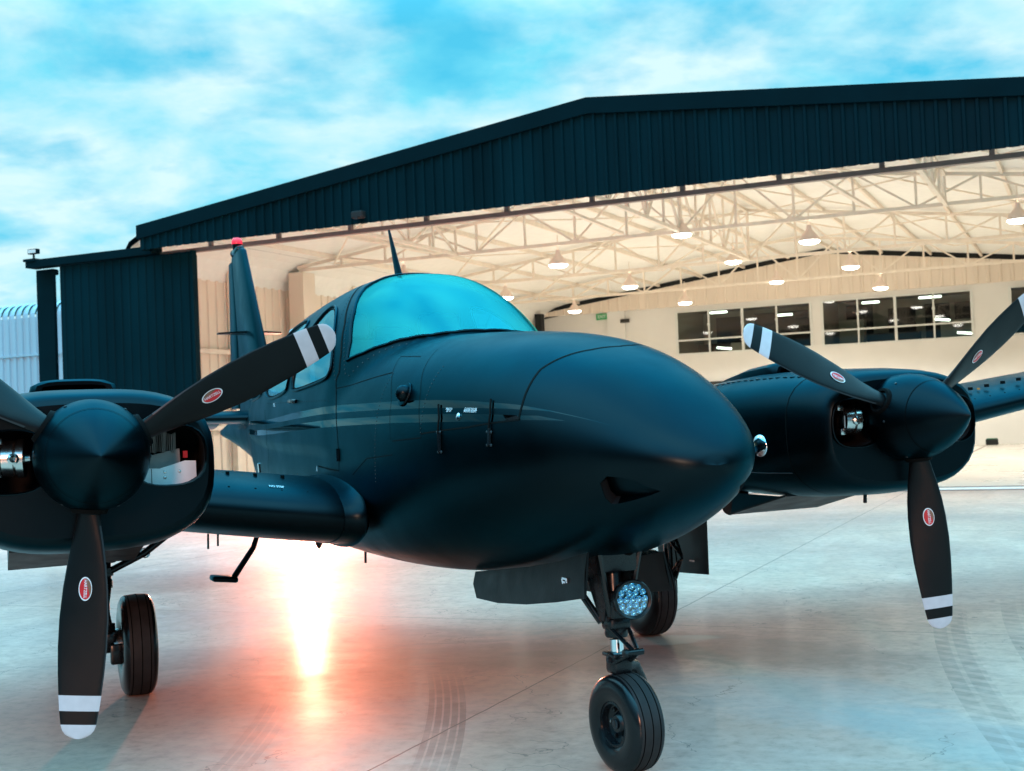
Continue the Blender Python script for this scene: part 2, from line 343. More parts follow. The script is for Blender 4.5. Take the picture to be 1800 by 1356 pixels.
        lg = fmath(t, 'GREATER_THAN', fmath(t, 'FRACT', fmath(t, 'ADD', fmath(t, 'MULTIPLY', th, lug), fmath(t, 'MULTIPLY', u, 1.2))), .42)
        k = fmath(t, 'MULTIPLY', ins, fmath(t, 'ADD', fmath(t, 'MULTIPLY', rib, .75), .15)) if n > 3 else fmath(t, 'MULTIPLY', ins, fmath(t, 'ADD', fmath(t, 'MULTIPLY', lg, .5), fmath(t, 'MULTIPLY', rib, .4)))
        mr = t.nodes.new('ShaderNodeMapRange'); mr.inputs[1].default_value = a0; mr.inputs[2].default_value = a0 - .8; mr.inputs[3].default_value = 0; mr.inputs[4].default_value = 1; t.links.new(Y, mr.inputs[0])
        k = fmath(t, 'MULTIPLY', k, mr.outputs[0])
        k = fmath(t, 'MULTIPLY', k, ramp(t, noise(t, co, 2.2, 4, .7), [(.35, (.25,) * 3), (.6, (1,) * 3)]))
        base = mixc(t, fmath(t, 'MULTIPLY', k, amt), base, (.13, .11, .10))
    tracks(20.2, -9.5, 18.86, 19.05, 2, .55, 120, -10.6)
    tracks(20.2, -9.5, 18.42, 18.66, 2, .45, 120, -10.2)
    tracks(-11.2, -19.56, 11.82, 12.0, 5, .7, 160, -13.3)
    tracks(-11.2, -19.56, 11.04, 11.2, 4, .45, 160, -13.0)
    t.links.new(base, b.inputs['Base Color'])
    ro = ramp(t, streak, [(.3, (.50,) * 3), (.7, (.62,) * 3)]); t.links.new(ro, b.inputs['Roughness'])
    b.inputs['Specular IOR Level'].default_value = .17; b.inputs['Coat Weight'].default_value = .22
    t.links.new(ramp(t, mid, [(.3, (.12,) * 3), (.7, (.19,) * 3)]), b.inputs['Coat Roughness'])
    bp = t.nodes.new('ShaderNodeBump'); bp.inputs['Strength'].default_value = .05; bp.inputs['Distance'].default_value = .02
    t.links.new(fmath(t, 'ADD', mid, fmath(t, 'MULTIPLY', fine, .3)), bp.inputs['Height']); t.links.new(bp.outputs[0], b.inputs['Normal'])
    return m
MT['apron'] = apron_mat()
MT['leaf'] = mat('dark_leaves', (.03, .045, .02), .8, noise=.4, nscale=.5)
MT['grass'] = mat('far_grass', (.05, .06, .035), .9, noise=.3, nscale=.4)
MT['asphalt'] = mat('asphalt', (.045, .045, .047), .8, noise=.2, nscale=1)
def hobj(mb, name, parent=None, **k):
    o = mb.build(name, parent, **k)
    if not parent: o.location = HO; o.rotation_euler = (0, 0, HROT)
    return o
g = MB(); g.add([(-900, -900, -.03), (900, -900, -.03), (900, 900, -.03), (-900, 900, -.03)], [(0, 1, 2, 3)], 'grass'); tag(hobj(g, 'ground'), kind='structure')
g = MB(); g.add([(-60, -23.5, 0), (45, -23.5, 0), (45, .38, 0), (-60, .38, 0)], [(0, 1, 2, 3)], 'apron'); tag(hobj(g, 'apron'), kind='structure')
g = MB(); g.add([(-60, -60, -.012), (60, -60, -.012), (60, -23.5, -.012), (-60, -23.5, -.012)], [(0, 1, 2, 3)], 'asphalt'); tag(hobj(g, 'taxiway'), kind='structure')
g = MB(); g.add([(-15.0, .38, .001), (4.4, .38, .001), (4.4, 21.6, .001), (-15.0, 21.6, .001)], [(0, 1, 2, 3)], 'hfloor')
for x0 in (-.62, 3.9, -9): g.add([(x0 - .03, 1.3, .004), (x0 + .03, 1.3, .004), (x0 + .03, 21, .004), (x0 - .03, 21, .004)], [(0, 1, 2, 3)], 'rail')
tag(hobj(g, 'hangar_floor'), kind='structure')

wb = MB()  # tree belt out of view, added so the aircraft paint reflects a dark horizon
for i in range(170):
    a = R(95 + 170 * i / 169); rr_ = 62 + random.uniform(-7, 7); c_ = Vector((rr_ * sin(a), rr_ * cos(a), 0)); hh = random.uniform(3.2, 6.2); wd = random.uniform(2.4, 4.2)
    for j in range(26):
        q = c_ + Vector((random.gauss(0, wd * .5), random.gauss(0, wd * .5), hh * random.uniform(.12, 1))); r0 = random.uniform(.5, 1.3)
        v_ = [q + Vector((random.gauss(0, r0), random.gauss(0, r0), random.gauss(0, r0 * .8))) for _ in range(6)]
        wb.add(v_, [(0, 1, 2), (2, 3, 4), (4, 5, 0), (1, 3, 5), (0, 2, 4)], 'leaf')
    wb.tube([c_, c_ + Vector((0, 0, hh * .7))], [.22, .08], 'line', 5)
o = wb.build('unseen_woodland', fix=False); tag(o, 'unseen dark belt of trees added behind the camera for the paint to reflect', 'unseen_woodland', kind='stuff')
# ------------------------------------------------------------------ hangar
EAVE, RIDGE, TR, TL, DB = 5.34, 6.49, -4.0, 14.5, 21.6   # eave height at TL, ridge at t=5.27
RT = 5.27
def roofz(t): return RIDGE - (RIDGE - EAVE) * abs(t - RT) / (TL - RT)
hg = empty('hangar', HO, HROT)
tag(hg, 'large dark navy corrugated hangar with open front and lit cream interior behind the plane', 'hangar')
def corr(mb, p0, p1, zb, zt, pitch, depth, nrm, m, crest=.3):
    """vertical ribbed sheet from p0 to p1 (2D, local), zb / zt functions of fraction, ribs stand out along nrm"""
    p0, p1, nrm = Vector(p0), Vector(p1), Vector(nrm); Ln = (p1 - p0).length; n = max(1, round(Ln / pitch)); pr = []
    for i in range(n):
        for a, hh in ((0, 0), (.5 - crest / 2 - .08, 0), (.5 - crest / 2, 1), (.5 + crest / 2, 1), (.5 + crest / 2 + .08, 0)): pr.append(((i + a) / n, hh))
    pr.append((1, 0)); vs = []
    for u, hh in pr:
        q = p0.lerp(p1, u) + nrm * depth * hh; vs += [(q.x, q.y, zb(u)), (q.x, q.y, zt(u))]
    mb.add(vs, [(2 * i, 2 * i + 2, 2 * i + 3, 2 * i + 1) for i in range(len(pr) - 1)], m)
def part(mb, name, lab=None, **k):
    o = mb.build(name, hg, **k)
    if lab: o['label'] = lab
    return o
FD = -.62   # fascia plane stands this far in front of the door line
# hits with d = FD: shift so that the silhouette lands as measured
def fx(t): return t - .0 
b = MB()
zb = lambda u: 4.80
lt, rt_ = 13.78, -3.6
RTf = 4.80
def fz(t): return 6.07 - (.1236 if t > RTf else .099) * abs(t - RTf)
for a, c in ((lt, RTf), (RTf, rt_)):
    corr(b, h(a, FD).xy, h(c, FD).xy, lambda u: 4.76, lambda u, a=a, c=c: fz(a + (c - a) * u) , .181, .035, (0, -1), 'clad', .22)
    b.add([h(a, FD + .02, 4.77), h(c, FD + .02, 4.77), h(c, FD + .02, fz(c)), h(a, FD + .02, fz(a))], [(0, 1, 2, 3)], 'clad')
b.add([h(lt, FD, 4.76), h(lt, 0, 4.76), h(lt, 0, fz(lt)), h(lt, FD, fz(lt))], [(0, 1, 2, 3)], 'clad')
part(b, 'fascia')
b = MB()   # flashing band along the verge, closing the fascia top
for a, c in ((lt + .03, RTf), (RTf, rt_)):
    z0, z1 = fz(a), fz(c); tk = .255
    b.add([h(a, FD - .07, z0), h(c, FD - .07, z1), h(c, FD - .07, z1 + tk), h(a, FD - .07, z0 + tk),
           h(a, FD + .03, z0), h(c, FD + .03, z1), h(c, .3, z1 + tk + .01), h(a, .3, z0 + tk + .01)],
          [(0, 1, 2, 3), (0, 4, 5, 1), (3, 2, 6, 7), (0, 3, 7, 4)], 'cladd')
part(b, 'roof_flashing')
b = MB()   # roof sheets: outside dark, inside pale
for a, c in ((14.15, RT), (RT, TR - 0.3)):
    for z, m in ((-.02, 'cladd'), (-.14, 'ceil')):
        b.add([h(a, .3, roofz(a) + z), h(c, .3, roofz(c) + z), h(c, DB + .3, roofz(c) + z), h(a, DB + .3, roofz(a) + z)], [(0, 1, 2, 3)], m)
part(b, 'roof')
b = MB()   # soffit between fascia and door line, inside cream
b.add([h(lt - .01, FD + .1, 4.9), h(lt - .01, 0, 4.9), h(lt - .01, 0, 5.2), h(lt - .01, FD + .1, 5.2)], [(0, 1, 2, 3)], 'ceil')
b.add([h(lt, FD + .05, 5.0), h(RTf, FD + .05, 6.05), h(rt_, FD + .05, 5.0), h(rt_, .3, 5.2), h(RT, .3, 6.3), h(lt, .3, 5.2)], [(0, 1, 4, 5), (1, 2, 3, 4)], 'ceil')
part(b, 'soffit')
b = MB(); corr(b, h(15.0, .1).xy, h(15.0, DB).xy, lambda u: .0, lambda u: 4.6, .30, .03, (1, 0), 'cream', .25)
b.add([h(15.06, .3, 0), h(15.06, DB + .2, 0), h(15.06, DB + .2, 4.6), h(15.06, .3, 4.6)], [(0, 1, 2, 3)], 'clad')
b.add([h(15.0, .02, 0), h(15.0, DB, 0), h(15.0, DB, .0)], [(0, 1, 2)], 'cream')
part(b, 'wall')
b = MB(); corr(b, h(-4.5, .1).xy, h(-4.5, DB).xy, lambda u: 0, lambda u: EAVE - .25, .30, .03, (-1, 0), 'cream', .25)
b.add([h(-4.56, 0, 0), h(-4.56, DB + .2, 0), h(-4.56, DB + .2, EAVE + .1), h(-4.56, 0, EAVE + .1)], [(0, 1, 2, 3)], 'clad')
part(b, 'wall')
# curved haunch under the left eave
b = MB(); pr = [(15.02, 4.50), (14.95, 4.78), (14.78, 5.02), (14.5, 5.16), (14.15, 5.24)]
for i in range(4):
    b.add([h(pr[i][0] + .06, .3, pr[i][1] + .10), h(pr[i + 1][0] + .06, .3, pr[i + 1][1] + .10), h(pr[i + 1][0] + .06, DB, pr[i + 1][1] + .10), h(pr[i][0] + .06, DB, pr[i][1] + .10)], [(0, 1, 2, 3)], 'cladd'); b.add([h(pr[i][0], .3, pr[i][1]), h(pr[i + 1][0], .3, pr[i + 1][1]), h(pr[i + 1][0], DB, pr[i + 1][1]), h(pr[i][0], DB, pr[i][1])], [(0, 1, 2, 3)], 'ceil')
part(b, 'eave_lining')
# girts and posts on the left wall
b = MB()
for z in (1.4, 3.05): b.beam(h(14.92, .3, z), h(14.92, DB, z), .08, .10, 'steel')
for d in (1.7, 3.6, 8.7, 11.6, 14.4, 17.4): b.beam(h(14.88, d, 0), h(14.88, d, 4.9), .14, .14, 'steel')
part(b, 'girt')
b = MB(); b.beam(h(14.6, 5.95, 0), h(14.6, 5.95, 4.98), .5, .40, 'cream'); part(b, 'column')
b = MB(); b.beam(h(14.75, 20.6, 0), h(14.75, 20.6, 4.9), .25, .25, 'black'); part(b, 'column', 'dark post in the far left corner')
# back wall with window openings
W = [(10.21, 5.72, 3.25, 4.71), (5.42, .88, 3.25, 4.71), (-.16, -3.6, 3.25, 4.71)]
b = MB(); bd = 21.5
xs = [15.0, 12.55, 12.0, 10.21, 5.72, 5.42, .88, -.16, -3.6, -4.5]
for i in range(len(xs) - 1):
    a, c = xs[i], xs[i + 1]; op = any(abs(w_[0] - a) < .01 for w_ in W)
    for z0, z1 in (((0, 3.25), (4.71, 4.86)) if op else ((0, 4.86),)):
        b.add([h(a, bd, z0), h(c, bd, z0), h(c, bd, z1), h(a, bd, z1)], [(0, 1, 2, 3)], 'plaster')
b.box(h(12.28, bd - .06, 2.43), (.62, .12, 4.86), 'plaster')
part(b, 'wall', 'plastered back wall')
b = MB()
for a, c in ((15.0, RT), (RT, -4.5)):
    corr(b, h(a, bd - .12).xy, h(c, bd - .12).xy, lambda u: 4.86, lambda u, a=a, c=c: roofz(a + (c - a) * u) - .30, .34, .035, (0, -1), 'cream', .2)
b.add([h(15, bd - .12, 4.86), h(-4.5, bd - .12, 4.86), h(-4.5, bd, 4.86), h(15, bd, 4.86)], [(0, 1, 2, 3)], 'cream')
part(b, 'gable_cladding')
b = MB()
for a, c in ((15.0, RT), (RT, -4.5)):
    b.add([h(a, bd - .05, roofz(a) - .5), h(c, bd - .05, roofz(c) - .5), h(c, bd - .05, roofz(c) - .13), h(a, bd - .05, roofz(a) - .13)], [(0, 1, 2, 3)], 'black')
part(b, 'roof_gap')
# offices behind the glass
b = MB()
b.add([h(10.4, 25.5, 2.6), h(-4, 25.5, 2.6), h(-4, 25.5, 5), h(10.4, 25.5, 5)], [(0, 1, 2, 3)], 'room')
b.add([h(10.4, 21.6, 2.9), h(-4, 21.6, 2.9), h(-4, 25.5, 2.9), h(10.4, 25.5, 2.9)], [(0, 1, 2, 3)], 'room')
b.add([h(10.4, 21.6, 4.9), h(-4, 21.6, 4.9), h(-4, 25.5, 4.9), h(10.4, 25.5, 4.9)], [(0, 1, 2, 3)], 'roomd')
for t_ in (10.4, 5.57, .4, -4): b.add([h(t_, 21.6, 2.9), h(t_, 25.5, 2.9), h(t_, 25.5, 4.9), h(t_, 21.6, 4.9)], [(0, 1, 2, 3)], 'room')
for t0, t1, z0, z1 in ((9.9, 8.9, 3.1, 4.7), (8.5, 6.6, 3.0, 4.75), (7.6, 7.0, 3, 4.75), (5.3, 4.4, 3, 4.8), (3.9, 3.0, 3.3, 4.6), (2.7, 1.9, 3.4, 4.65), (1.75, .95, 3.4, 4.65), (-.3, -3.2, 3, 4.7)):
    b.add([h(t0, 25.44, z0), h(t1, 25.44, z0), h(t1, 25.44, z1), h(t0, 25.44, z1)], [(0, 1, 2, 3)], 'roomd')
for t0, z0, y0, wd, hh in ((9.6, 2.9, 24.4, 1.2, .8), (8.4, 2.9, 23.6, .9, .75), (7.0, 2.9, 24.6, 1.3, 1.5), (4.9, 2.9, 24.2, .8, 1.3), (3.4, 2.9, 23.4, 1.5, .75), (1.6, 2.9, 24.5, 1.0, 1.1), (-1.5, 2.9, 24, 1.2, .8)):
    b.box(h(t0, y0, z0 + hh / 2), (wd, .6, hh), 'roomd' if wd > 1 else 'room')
part(b, 'office')
for t0, y0, z0, L_ in ((9.2, 23.2, 4.72, .6), (6.9, 22.9, 4.45, .55), (4.1, 23.0, 4.66, .55), (2.3, 23.4, 4.72, .7), (1.9, 22.6, 3.92, .5), (8.9, 22.6, 3.45, .5), (1.2, 22.5, 3.45, .5)):
    b = MB(); b.box(h(t0, y0, z0), (L_, .1, .07), 'tube', Matrix.Rotation(.0 if z0 > 4 else .12, 3, 'Y'), .02); part(b, 'ceiling_light')
for t0, t1, z0, z1 in W:
    fr = MB(); n = max(2, round((t0 - t1) / 1.13)); sp = .048
    fr.box(h((t0 + t1) / 2, bd, z0 + sp / 2), (t0 - t1, .09, sp), 'frame'); fr.box(h((t0 + t1) / 2, bd, z1 - sp / 2), (t0 - t1, .09, sp), 'frame')
    for i in range(n + 1):
        tt = t0 + (t1 - t0) * i / n; tt += sp / 2 * (-1 if i == 0 else 1 if i == n else 0)
        fr.box(h(tt, bd, (z0 + z1) / 2), (sp * (1.6 if i % 2 == 0 else 1), .085, z1 - z0 - 2 * sp), 'frame')
        if 0 < i < n: fr.box(h(tt, bd - .05, z0 + (z1 - z0) * .66), (.09, .05, .09), 'frame', None, .02)
    zm = z0 + .48
    fr.box(h((t0 + t1) / 2, bd - .006, zm), (t0 - t1, .08, sp), 'frame')
    wi = part(fr, 'window')
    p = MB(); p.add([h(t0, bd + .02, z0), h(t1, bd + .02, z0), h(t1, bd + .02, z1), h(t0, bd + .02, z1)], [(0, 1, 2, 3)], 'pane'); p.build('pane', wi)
# door plate on the pier and low dark skirting band
b = MB(); b.box(h(11.95, bd - .14, 4.52), (.32, .03, .13), 'plate'); part(b, 'name_plate')
b = MB(); b.box(h(8.6, bd - .05, 2.27), (3.6, .12, .10), 'roomd'); part(b, 'ledge')
# trusses
def truss(d, wd):
    b = MB(); bot = 5.03; c = .07
    b.beam(h(14.55, d, bot), h(-4.4, d, bot), c, c)
    for a, cc in ((14.6, RT), (RT, -4.4)): b.beam(h(a, d, roofz(a) - .24), h(cc, d, roofz(cc) - .24), c, c)
    ts = [RT + i * 1.16 for i in range(-8, 9)]
    for i, tt in enumerate(ts):
        if tt > 14.5 or tt < -4.3: continue
        b.beam(h(tt, d, bot), h(tt, d, roofz(tt) - .24), .045, .045)
        if i % 2 == 0:
            for s in (-1, 1):
                t2 = tt + s * 1.16
                if -4.3 < t2 < 14.5: b.beam(h(tt, d, bot), h(t2, d, roofz(t2) - .24), .04, .04)
    part(b, 'truss')
for d in (.35, 5.8, 11.6, 17.4): truss(d, .07)
def ltruss(t, d0, d1):
    b = MB(); zt = roofz(t) - .26; zb_ = 5.03 if roofz(t) - 5.03 > .5 else roofz(t) - .7; n = 5
    b.beam(h(t, d0, zb_), h(t, d1, zb_), .07, .07); b.beam(h(t, d0, zt), h(t, d1, zt), .07, .07)
    for i in range(n + 1):
        dd = d0 + (d1 - d0) * i / n; b.beam(h(t, dd, zb_), h(t, dd, zt), .045, .045)
        if i < n:
            d2 = d0 + (d1 - d0) * (i + 1) / n; b.beam(h(t, dd, zb_ if i % 2 else zt), h(t, d2, zt if i % 2 else zb_), .045, .045)
    part(b, 'lattice_beam')
for t_ in (10.4, RT, .1):
    for d0, d1 in ((.4, 5.75), (5.85, 11.55)) if t_ == RT else ((.4, 5.75),): ltruss(t_, d0, d1)
for i in range(13):   # purlins
    t_ = 13.6 - i * 1.45
    if abs(t_ - RT) < .2: t_ += .2
    b = MB(); b.beam(h(t_, .4, roofz(t_) - .19), h(t_, DB - .2, roofz(t_) - .19), .06, .10); part(b, 'purlin')
for d0, d1 in ((.4, 5.8), (5.8, 11.6), (11.6, 17.4)):   # wind bracing
    for t0, t1 in ((13.6, 9.3), (9.3, RT), (RT, 1.0), (1.0, -3.0)):
        b = MB()
        b.beam(h(t0, d0, roofz(t0) - .34), h(t1, d1, roofz(t1) - .34), .03, .03); b.beam(h(t1, d0, roofz(t1) - .36), h(t0, d1, roofz(t0) - .36), .03, .03); part(b, 'brace')
for t_, d_ in ((12.4, 2.6), (8.0, 4.5), (3.0, 3.2)):
    b = MB(); b.beam(h(t_, .4, roofz(t_) - .22), h(t_ - 1.5, 5.7, 5.1), .09, .05); part(b, 'brace')
# door track
b = MB(); b.beam(h(13.9, -.05, 4.735), h(-4.5, -.05, 4.745), .12, .075, 'rail'); 
part(b, 'door_track')
for i in range(12):
    b = MB(); b.box(h(12.6 - i * 1.52, -.05, 4.86), (.075, .07, .20), 'rail'); part(b, 'track_bracket')
# left: sliding door leaf parked beyond the opening, side frame and post
b = MB(); corr(b, h(16.14, -.22).xy, h(12.92, -.22).xy, lambda u: .05, lambda u: 4.70, .205, .022, (0, -1), 'clad', .25)
b.add([h(16.14, -.16, .05), h(12.92, -.16, .05), h(12.92, -.16, 4.70), h(16.14, -.16, 4.70)], [(0, 1, 2, 3)], 'clad')
b.box(h(12.90, -.2, 2.38), (.05, .12, 4.66), 'clad')
part(b, 'sliding_door')
b = MB(); b.beam(h(16.9, -.2, 4.79), h(13.75, -.2, 4.79), .30, .15, 'cladd'); b.box(h(16.78, -.2, 4.865), (.30, .36, .05), 'cladd')
part(b, 'side_frame')
b = MB(); b.box(h(16.76, .05, 2.36), (.44, .08, 4.70), 'cladd'); b.box(h(16.42, -.05, 4.62), (.12, .1, .12), 'cladd', None, .03); part(b, 'side_post')
b = MB(); b.box(h(14.1, .2, 2.35), (1.9, .06, 4.7), 'clad'); b.box(h(14.1, .245, 2.35), (1.86, .02, 4.7), 'cream'); part(b, 'front_wall')
# threshold rails
b = MB()
for d_ in (.42, 1.15): b.box(h(5, d_, .006), (19, .05, .012), 'rail')
b.box(h(5, .78, .003), (19, .5, .003), 'plaster')
part(b, 'floor_track')
b = MB(); b.box((0, 0, .06), (.22, .14, .12), 'black', None, .02); b.box((0, -.075, .0), (.05, .02, .05), 'black'); o = b.build('camera_box', hg, loc=h(8.98, FD - .12, 4.84)); o['label'] = 'small black camera box on the fascia edge'

# things in and on the hangar
def flood(loc):
    e = empty('floodlight', loc, HROT); a = MB(); a.box((0, 0, .16), (.24, .10, .10), 'cladd', None, .01); a.box((0, -.052, .16), (.20, .01, .07), 'frame'); a.build('lamp_head', e)
    a = MB(); a.box((0, 0, .05), (.03, .03, .10), 'cladd'); a.box((0, 0, .005), (.14, .1, .01), 'cladd'); a.build('bracket', e)
    tag(e, 'small floodlight on the far left end of the dark hangar frame', 'floodlight')
flood(H(16.82, -.2, 4.895))
# pendant lamps
def pendant():
    e = empty('pendant_lamp', (0, 0, 0)); a = MB()
    a.lathe([(-.02, .20), (0, .205), (.05, .19), (.12, .13), (.20, .06), (.24, .05), (.30, .045)], (0, 0, 0), (0, 0, 1), 'shade', 24); a.build('shade', e, smooth=40)
    a = MB(); a.lathe([(-.085, 0), (-.08, .10), (-.06, .17), (-.03, .198), (-.012, .198)], (0, 0, 0), (0, 0, 1), 'disc', 24); a.build('bulb', e, smooth=60)
    a = MB(); a.tube([(0, 0, .29), (0, 0, .62)], .012, 'steel', 6); a.build('stem', e); return e
LP = [(11.76, 5.8, 4.62, 'behind the cockpit roof antenna'), (8.0, 5.8, 4.6, 'in the front row, right of the windshield'), (5.25, 5.8, 4.98, 'in the front row, just under the roof ridge'), (2.67, 5.8, 4.6, 'in the front row, straight above the right propeller'), (-1.15, 5.8, 4.62, 'cut by the right edge of the picture'),
      (11.9, 11.6, 4.62, 'touching the right edge of the windshield'), (8.39, 11.6, 4.63, 'in the middle row, above the nose of the plane'), (5.67, 11.6, 5.03, 'in the middle row, just under the roof ridge'), (2.84, 11.6, 4.65, 'in the middle row, above the right office windows'),
      (12.2, 17.4, 4.64, 'in the back row, leftmost, above the exit sign'), (8.66, 17.4, 4.63, 'in the back row, above the left office windows'), (5.89, 17.4, 5.03, 'in the back row, smallest, between the two office windows'), (2.98, 17.4, 4.62, 'in the back row, rightmost, right above the right office windows')]
P0 = pendant(); kids = [c for c in COL.objects if c.parent == P0]
for i, (t_, d_, z_, where) in enumerate(LP):
    if i == 0: e = P0
    else:
        e = P0.copy(); COL.objects.link(e)
        for k in kids: c = k.copy(); COL.objects.link(c); c.parent = e
    e.location = H(t_, d_ , z_)
    tag(e, 'lit hanging hangar lamp ' + where, 'lamp', 'pendant lamps hanging from the hangar trusses')
    ld = bpy.data.lights.new('lamp_light', 'SPOT'); ld.energy = 420; ld.color = (1, .99, .91); ld.shadow_soft_size = .12; ld.spot_size = R(140); ld.spot_blend = .35
    lo = bpy.data.objects.new('lamp_light', ld); COL.objects.link(lo); lo.parent = e; lo.location = (0, 0, -.2)
for t_, d_ in ((-1.0, 11.6), (-1.0, 17.4)):   # the lamps of the same rows just outside the frame
    ld = bpy.data.lights.new('lamp_light', 'SPOT'); ld.energy = 420; ld.color = (1, .99, .91); ld.shadow_soft_size = .12; ld.spot_size = R(140); ld.spot_blend = .35
    lo = bpy.data.objects.new('lamp_light', ld); COL.objects.link(lo); lo.location = H(t_, d_, 4.4)
# strong warm work lamp inside the door, hidden behind the fuselage: its glare lies on the apron
WL = H(11.4, 1.0, 1.5)
ld = bpy.data.lights.new('work_light', 'SPOT'); ld.energy = 9500; ld.color = (1, .27, .16); ld.shadow_soft_size = .16; ld.spot_size = R(100); ld.spot_blend = .6
lo = bpy.data.objects.new('work_light', ld); COL.objects.link(lo); lo.location = WL; lo.rotation_euler = (WL - Vector((1.5, 3, .2))).to_track_quat('Z', 'Y').to_euler()
e = empty('work_lamp', (WL.x, WL.y, 0), math.atan2(3 - WL.y, 1.5 - WL.x) - pi / 2)
b = MB(); b.box((0, -.42, 1.5), (.46, .14, .34), 'rail', None, .02); b.box((0, -.345, 1.5), (.40, .01, .28), 'lampface'); b.build('lamp_head', e)
b = MB(); b.tube([(0, -.42, 1.33), (0, -.42, .35)], .018, 'rail', 8)
for k in range(3): a = k * 2 * pi / 3 + pi / 2; b.tube([(0, -.42, .55), (.42 * cos(a), -.42 - .42 * sin(a), .015)], .012, 'rail', 6)
b.build('tripod', e); tag(e, 'orange work lamp on a tripod inside the hangar door, whose glare lies on the apron', 'work lamp')
b = MB(); b.box((0, 0, 0), (.42, .03, .21), 'sign', None, .01)
e = b.build('exit_sign'); e.location = H(12.78, bd - .1, 4.72); e.rotation_euler = (0, 0, HROT); tag(e, 'small green exit sign high on the back wall', 'sign')
bb = MB(); textmesh(bb, 'EXIT', .15, lambda x, y: (x, -.0165, y), 'frame'); bb.build('lettering', e, fix=False)
e = empty('equipment_case', H(.5, 21.0, 0), HROT); b = MB(); b.box((0, 0, .085), (.34, .26, .17), 'black', None, .02); b.build('case', e); b = MB(); b.box((0, 0, .18), (.3, .22, .03), 'green', None, .008); b.build('lid', e)
tag(e, 'small black case with green lid on the floor by the back wall', 'case')
e = empty('tow_cart', H(1.75, 7.5, 0), HROT); b = MB(); b.box((0, 0, .22), (.9, .45, .12), 'redp', None, .03); b.box((.2, 0, .32), (.3, .3, .12), 'redp', None, .02); b.build('body', e)
for s in (-1, 1):
    b = MB(); b.lathe([(-.03, .05), (-.03, .1), (.03, .1), (.03, .05)], (s * .3, -.2, .1), (0, 1, 0), 'tyre', 16); b.build('wheel', e)
tag(e, 'low red ground cart on the hangar floor under the right engine', 'cart')

# neighbouring shed
nb = empty('warehouse', H(22, 6, 0), HROT); tag(nb, 'pale blue corrugated shed with curved eave at the far left', 'building')
b = MB()
corr(b, (-9 + 9 + 6.6 - 4.6, 0), (-14, 0), lambda u: 0, lambda u: 4.55 + .0 * u, .24, .05, (0, -1), 'blue', .4)
b.build('wall', nb)
b = MB(); n = round(16 / .24)
for i in range(n):
    x0 = 2 - i * .24
    for k, (u0, u1) in enumerate(((0, .3), (.3, .7), (.7, 1))):
        o0 = .05 if k == 1 else 0; pts = []
        for j in range(7):
            a = j / 6 * pi / 2 * .95; rr_ = .38 + o0; pts.append(((x0 - u0 * .24), .38 - rr_ * cos(a), 4.55 + rr_ * sin(a)))
        q = [(x0 - u1 * .24, y_, z_) for _, y_, z_ in pts]
        b.add(pts + q, [(j, j + 1, j + 8, j + 7) for j in range(6)], 'blue')
b.add([(2, .38, 4.93), (-14, .38, 4.93), (-14, 12, 6.2), (2, 12, 6.2)], [(0, 1, 2, 3)], 'blue')
b.build('roof', nb)
b = MB(); b.beam((2, -.06, 3.55), (-14, -.06, 3.55), .03, .05, 'blue'); b.build('flashing', nb)
b = MB(); b.add([(2, .1, 0), (2, 12, 0), (2, 12, 6.2), (2, .1, 4.9)], [(0, 1, 2, 3)], 'blue'); b.build('end_wall', nb)

# ------------------------------------------------------------------ aeroplane
# local frame: x forward (0 = propeller plane), y to the left wing, z up
YAW = .3924
ap = empty('airplane', (.183, 5.088, 0), math.atan2(-cos(YAW), sin(YAW)))
tag(ap, 'matte black twin engine propeller plane parked in front of the open hangar', 'airplane')
def pchip(xs,ys):
    n=len(xs);h=[xs[i+1]-xs[i] for i in range(n-1)];d=[(ys[i+1]-ys[i])/h[i] for i in range(n-1)]
    m=[0]*n;m[0]=d[0];m[-1]=d[-1]
    for i in range(1,n-1):
        if d[i-1]*d[i]>0:
            w1=2*h[i]+h[i-1];w2=h[i]+2*h[i-1];m[i]=(w1+w2)/(w1/d[i-1]+w2/d[i])
    def f(x):
        if x<=xs[0]:return ys[0]
        if x>=xs[-1]:return ys[-1]
        lo,hi=0,n-1
        while hi-lo>1:
            k=(lo+hi)//2
            if xs[k]<=x:lo=k
            else:hi=k
        t=(x-xs[lo])/h[lo];t2=t*t;t3=t2*t
        return (2*t3-3*t2+1)*ys[lo]+(t3-2*t2+t)*h[lo]*m[lo]+(-2*t3+3*t2)*ys[lo+1]+(t3-t2)*h[lo]*m[lo+1]
    return f
# x, ztop, zbot, halfwidth, zc, n
FA=[(-7.9,1.32,1.26,.02,1.29,2),(-7.0,1.44,1.16,.05,1.30,2),(-6.0,1.54,1.02,.13,1.30,2.1),(-5.0,1.62,.88,.29,1.29,2.3),(-4.0,1.67,.74,.47,1.26,2.6),
(-3.0,1.69,.64,.58,1.20,2.8),(-2.0,1.70,.605,.60,1.17,2.8),(-1.2,1.70,.61,.595,1.16,2.8),(-.6,1.68,.635,.575,1.16,2.7),(0,1.635,.70,.53,1.17,2.5),
(.35,1.58,.755,.475,1.175,2.35),(.65,1.495,.83,.405,1.17,2.2),(.87,1.395,.905,.325,1.165,2.1),(1.02,1.295,.97,.245,1.155,2.05),(1.11,1.222,1.025,.165,1.14,2),(1.16,1.17,1.075,.085,1.125,2),(1.18,1.12,1.12,.001,1.12,2)]
FB=[(-6.2,1.42,.10),(-5.2,1.60,.24),(-4.4,1.79,.40),(-3.6,1.95,.54),(-2.8,2.055,.60),(-2.0,2.09,.61),(-1.5,2.055,.605),(-1.25,1.98,.58),(-1.0,1.85,.53),(-.75,1.68,.44),(-.5,1.50,.32),(-.25,1.34,.2)]
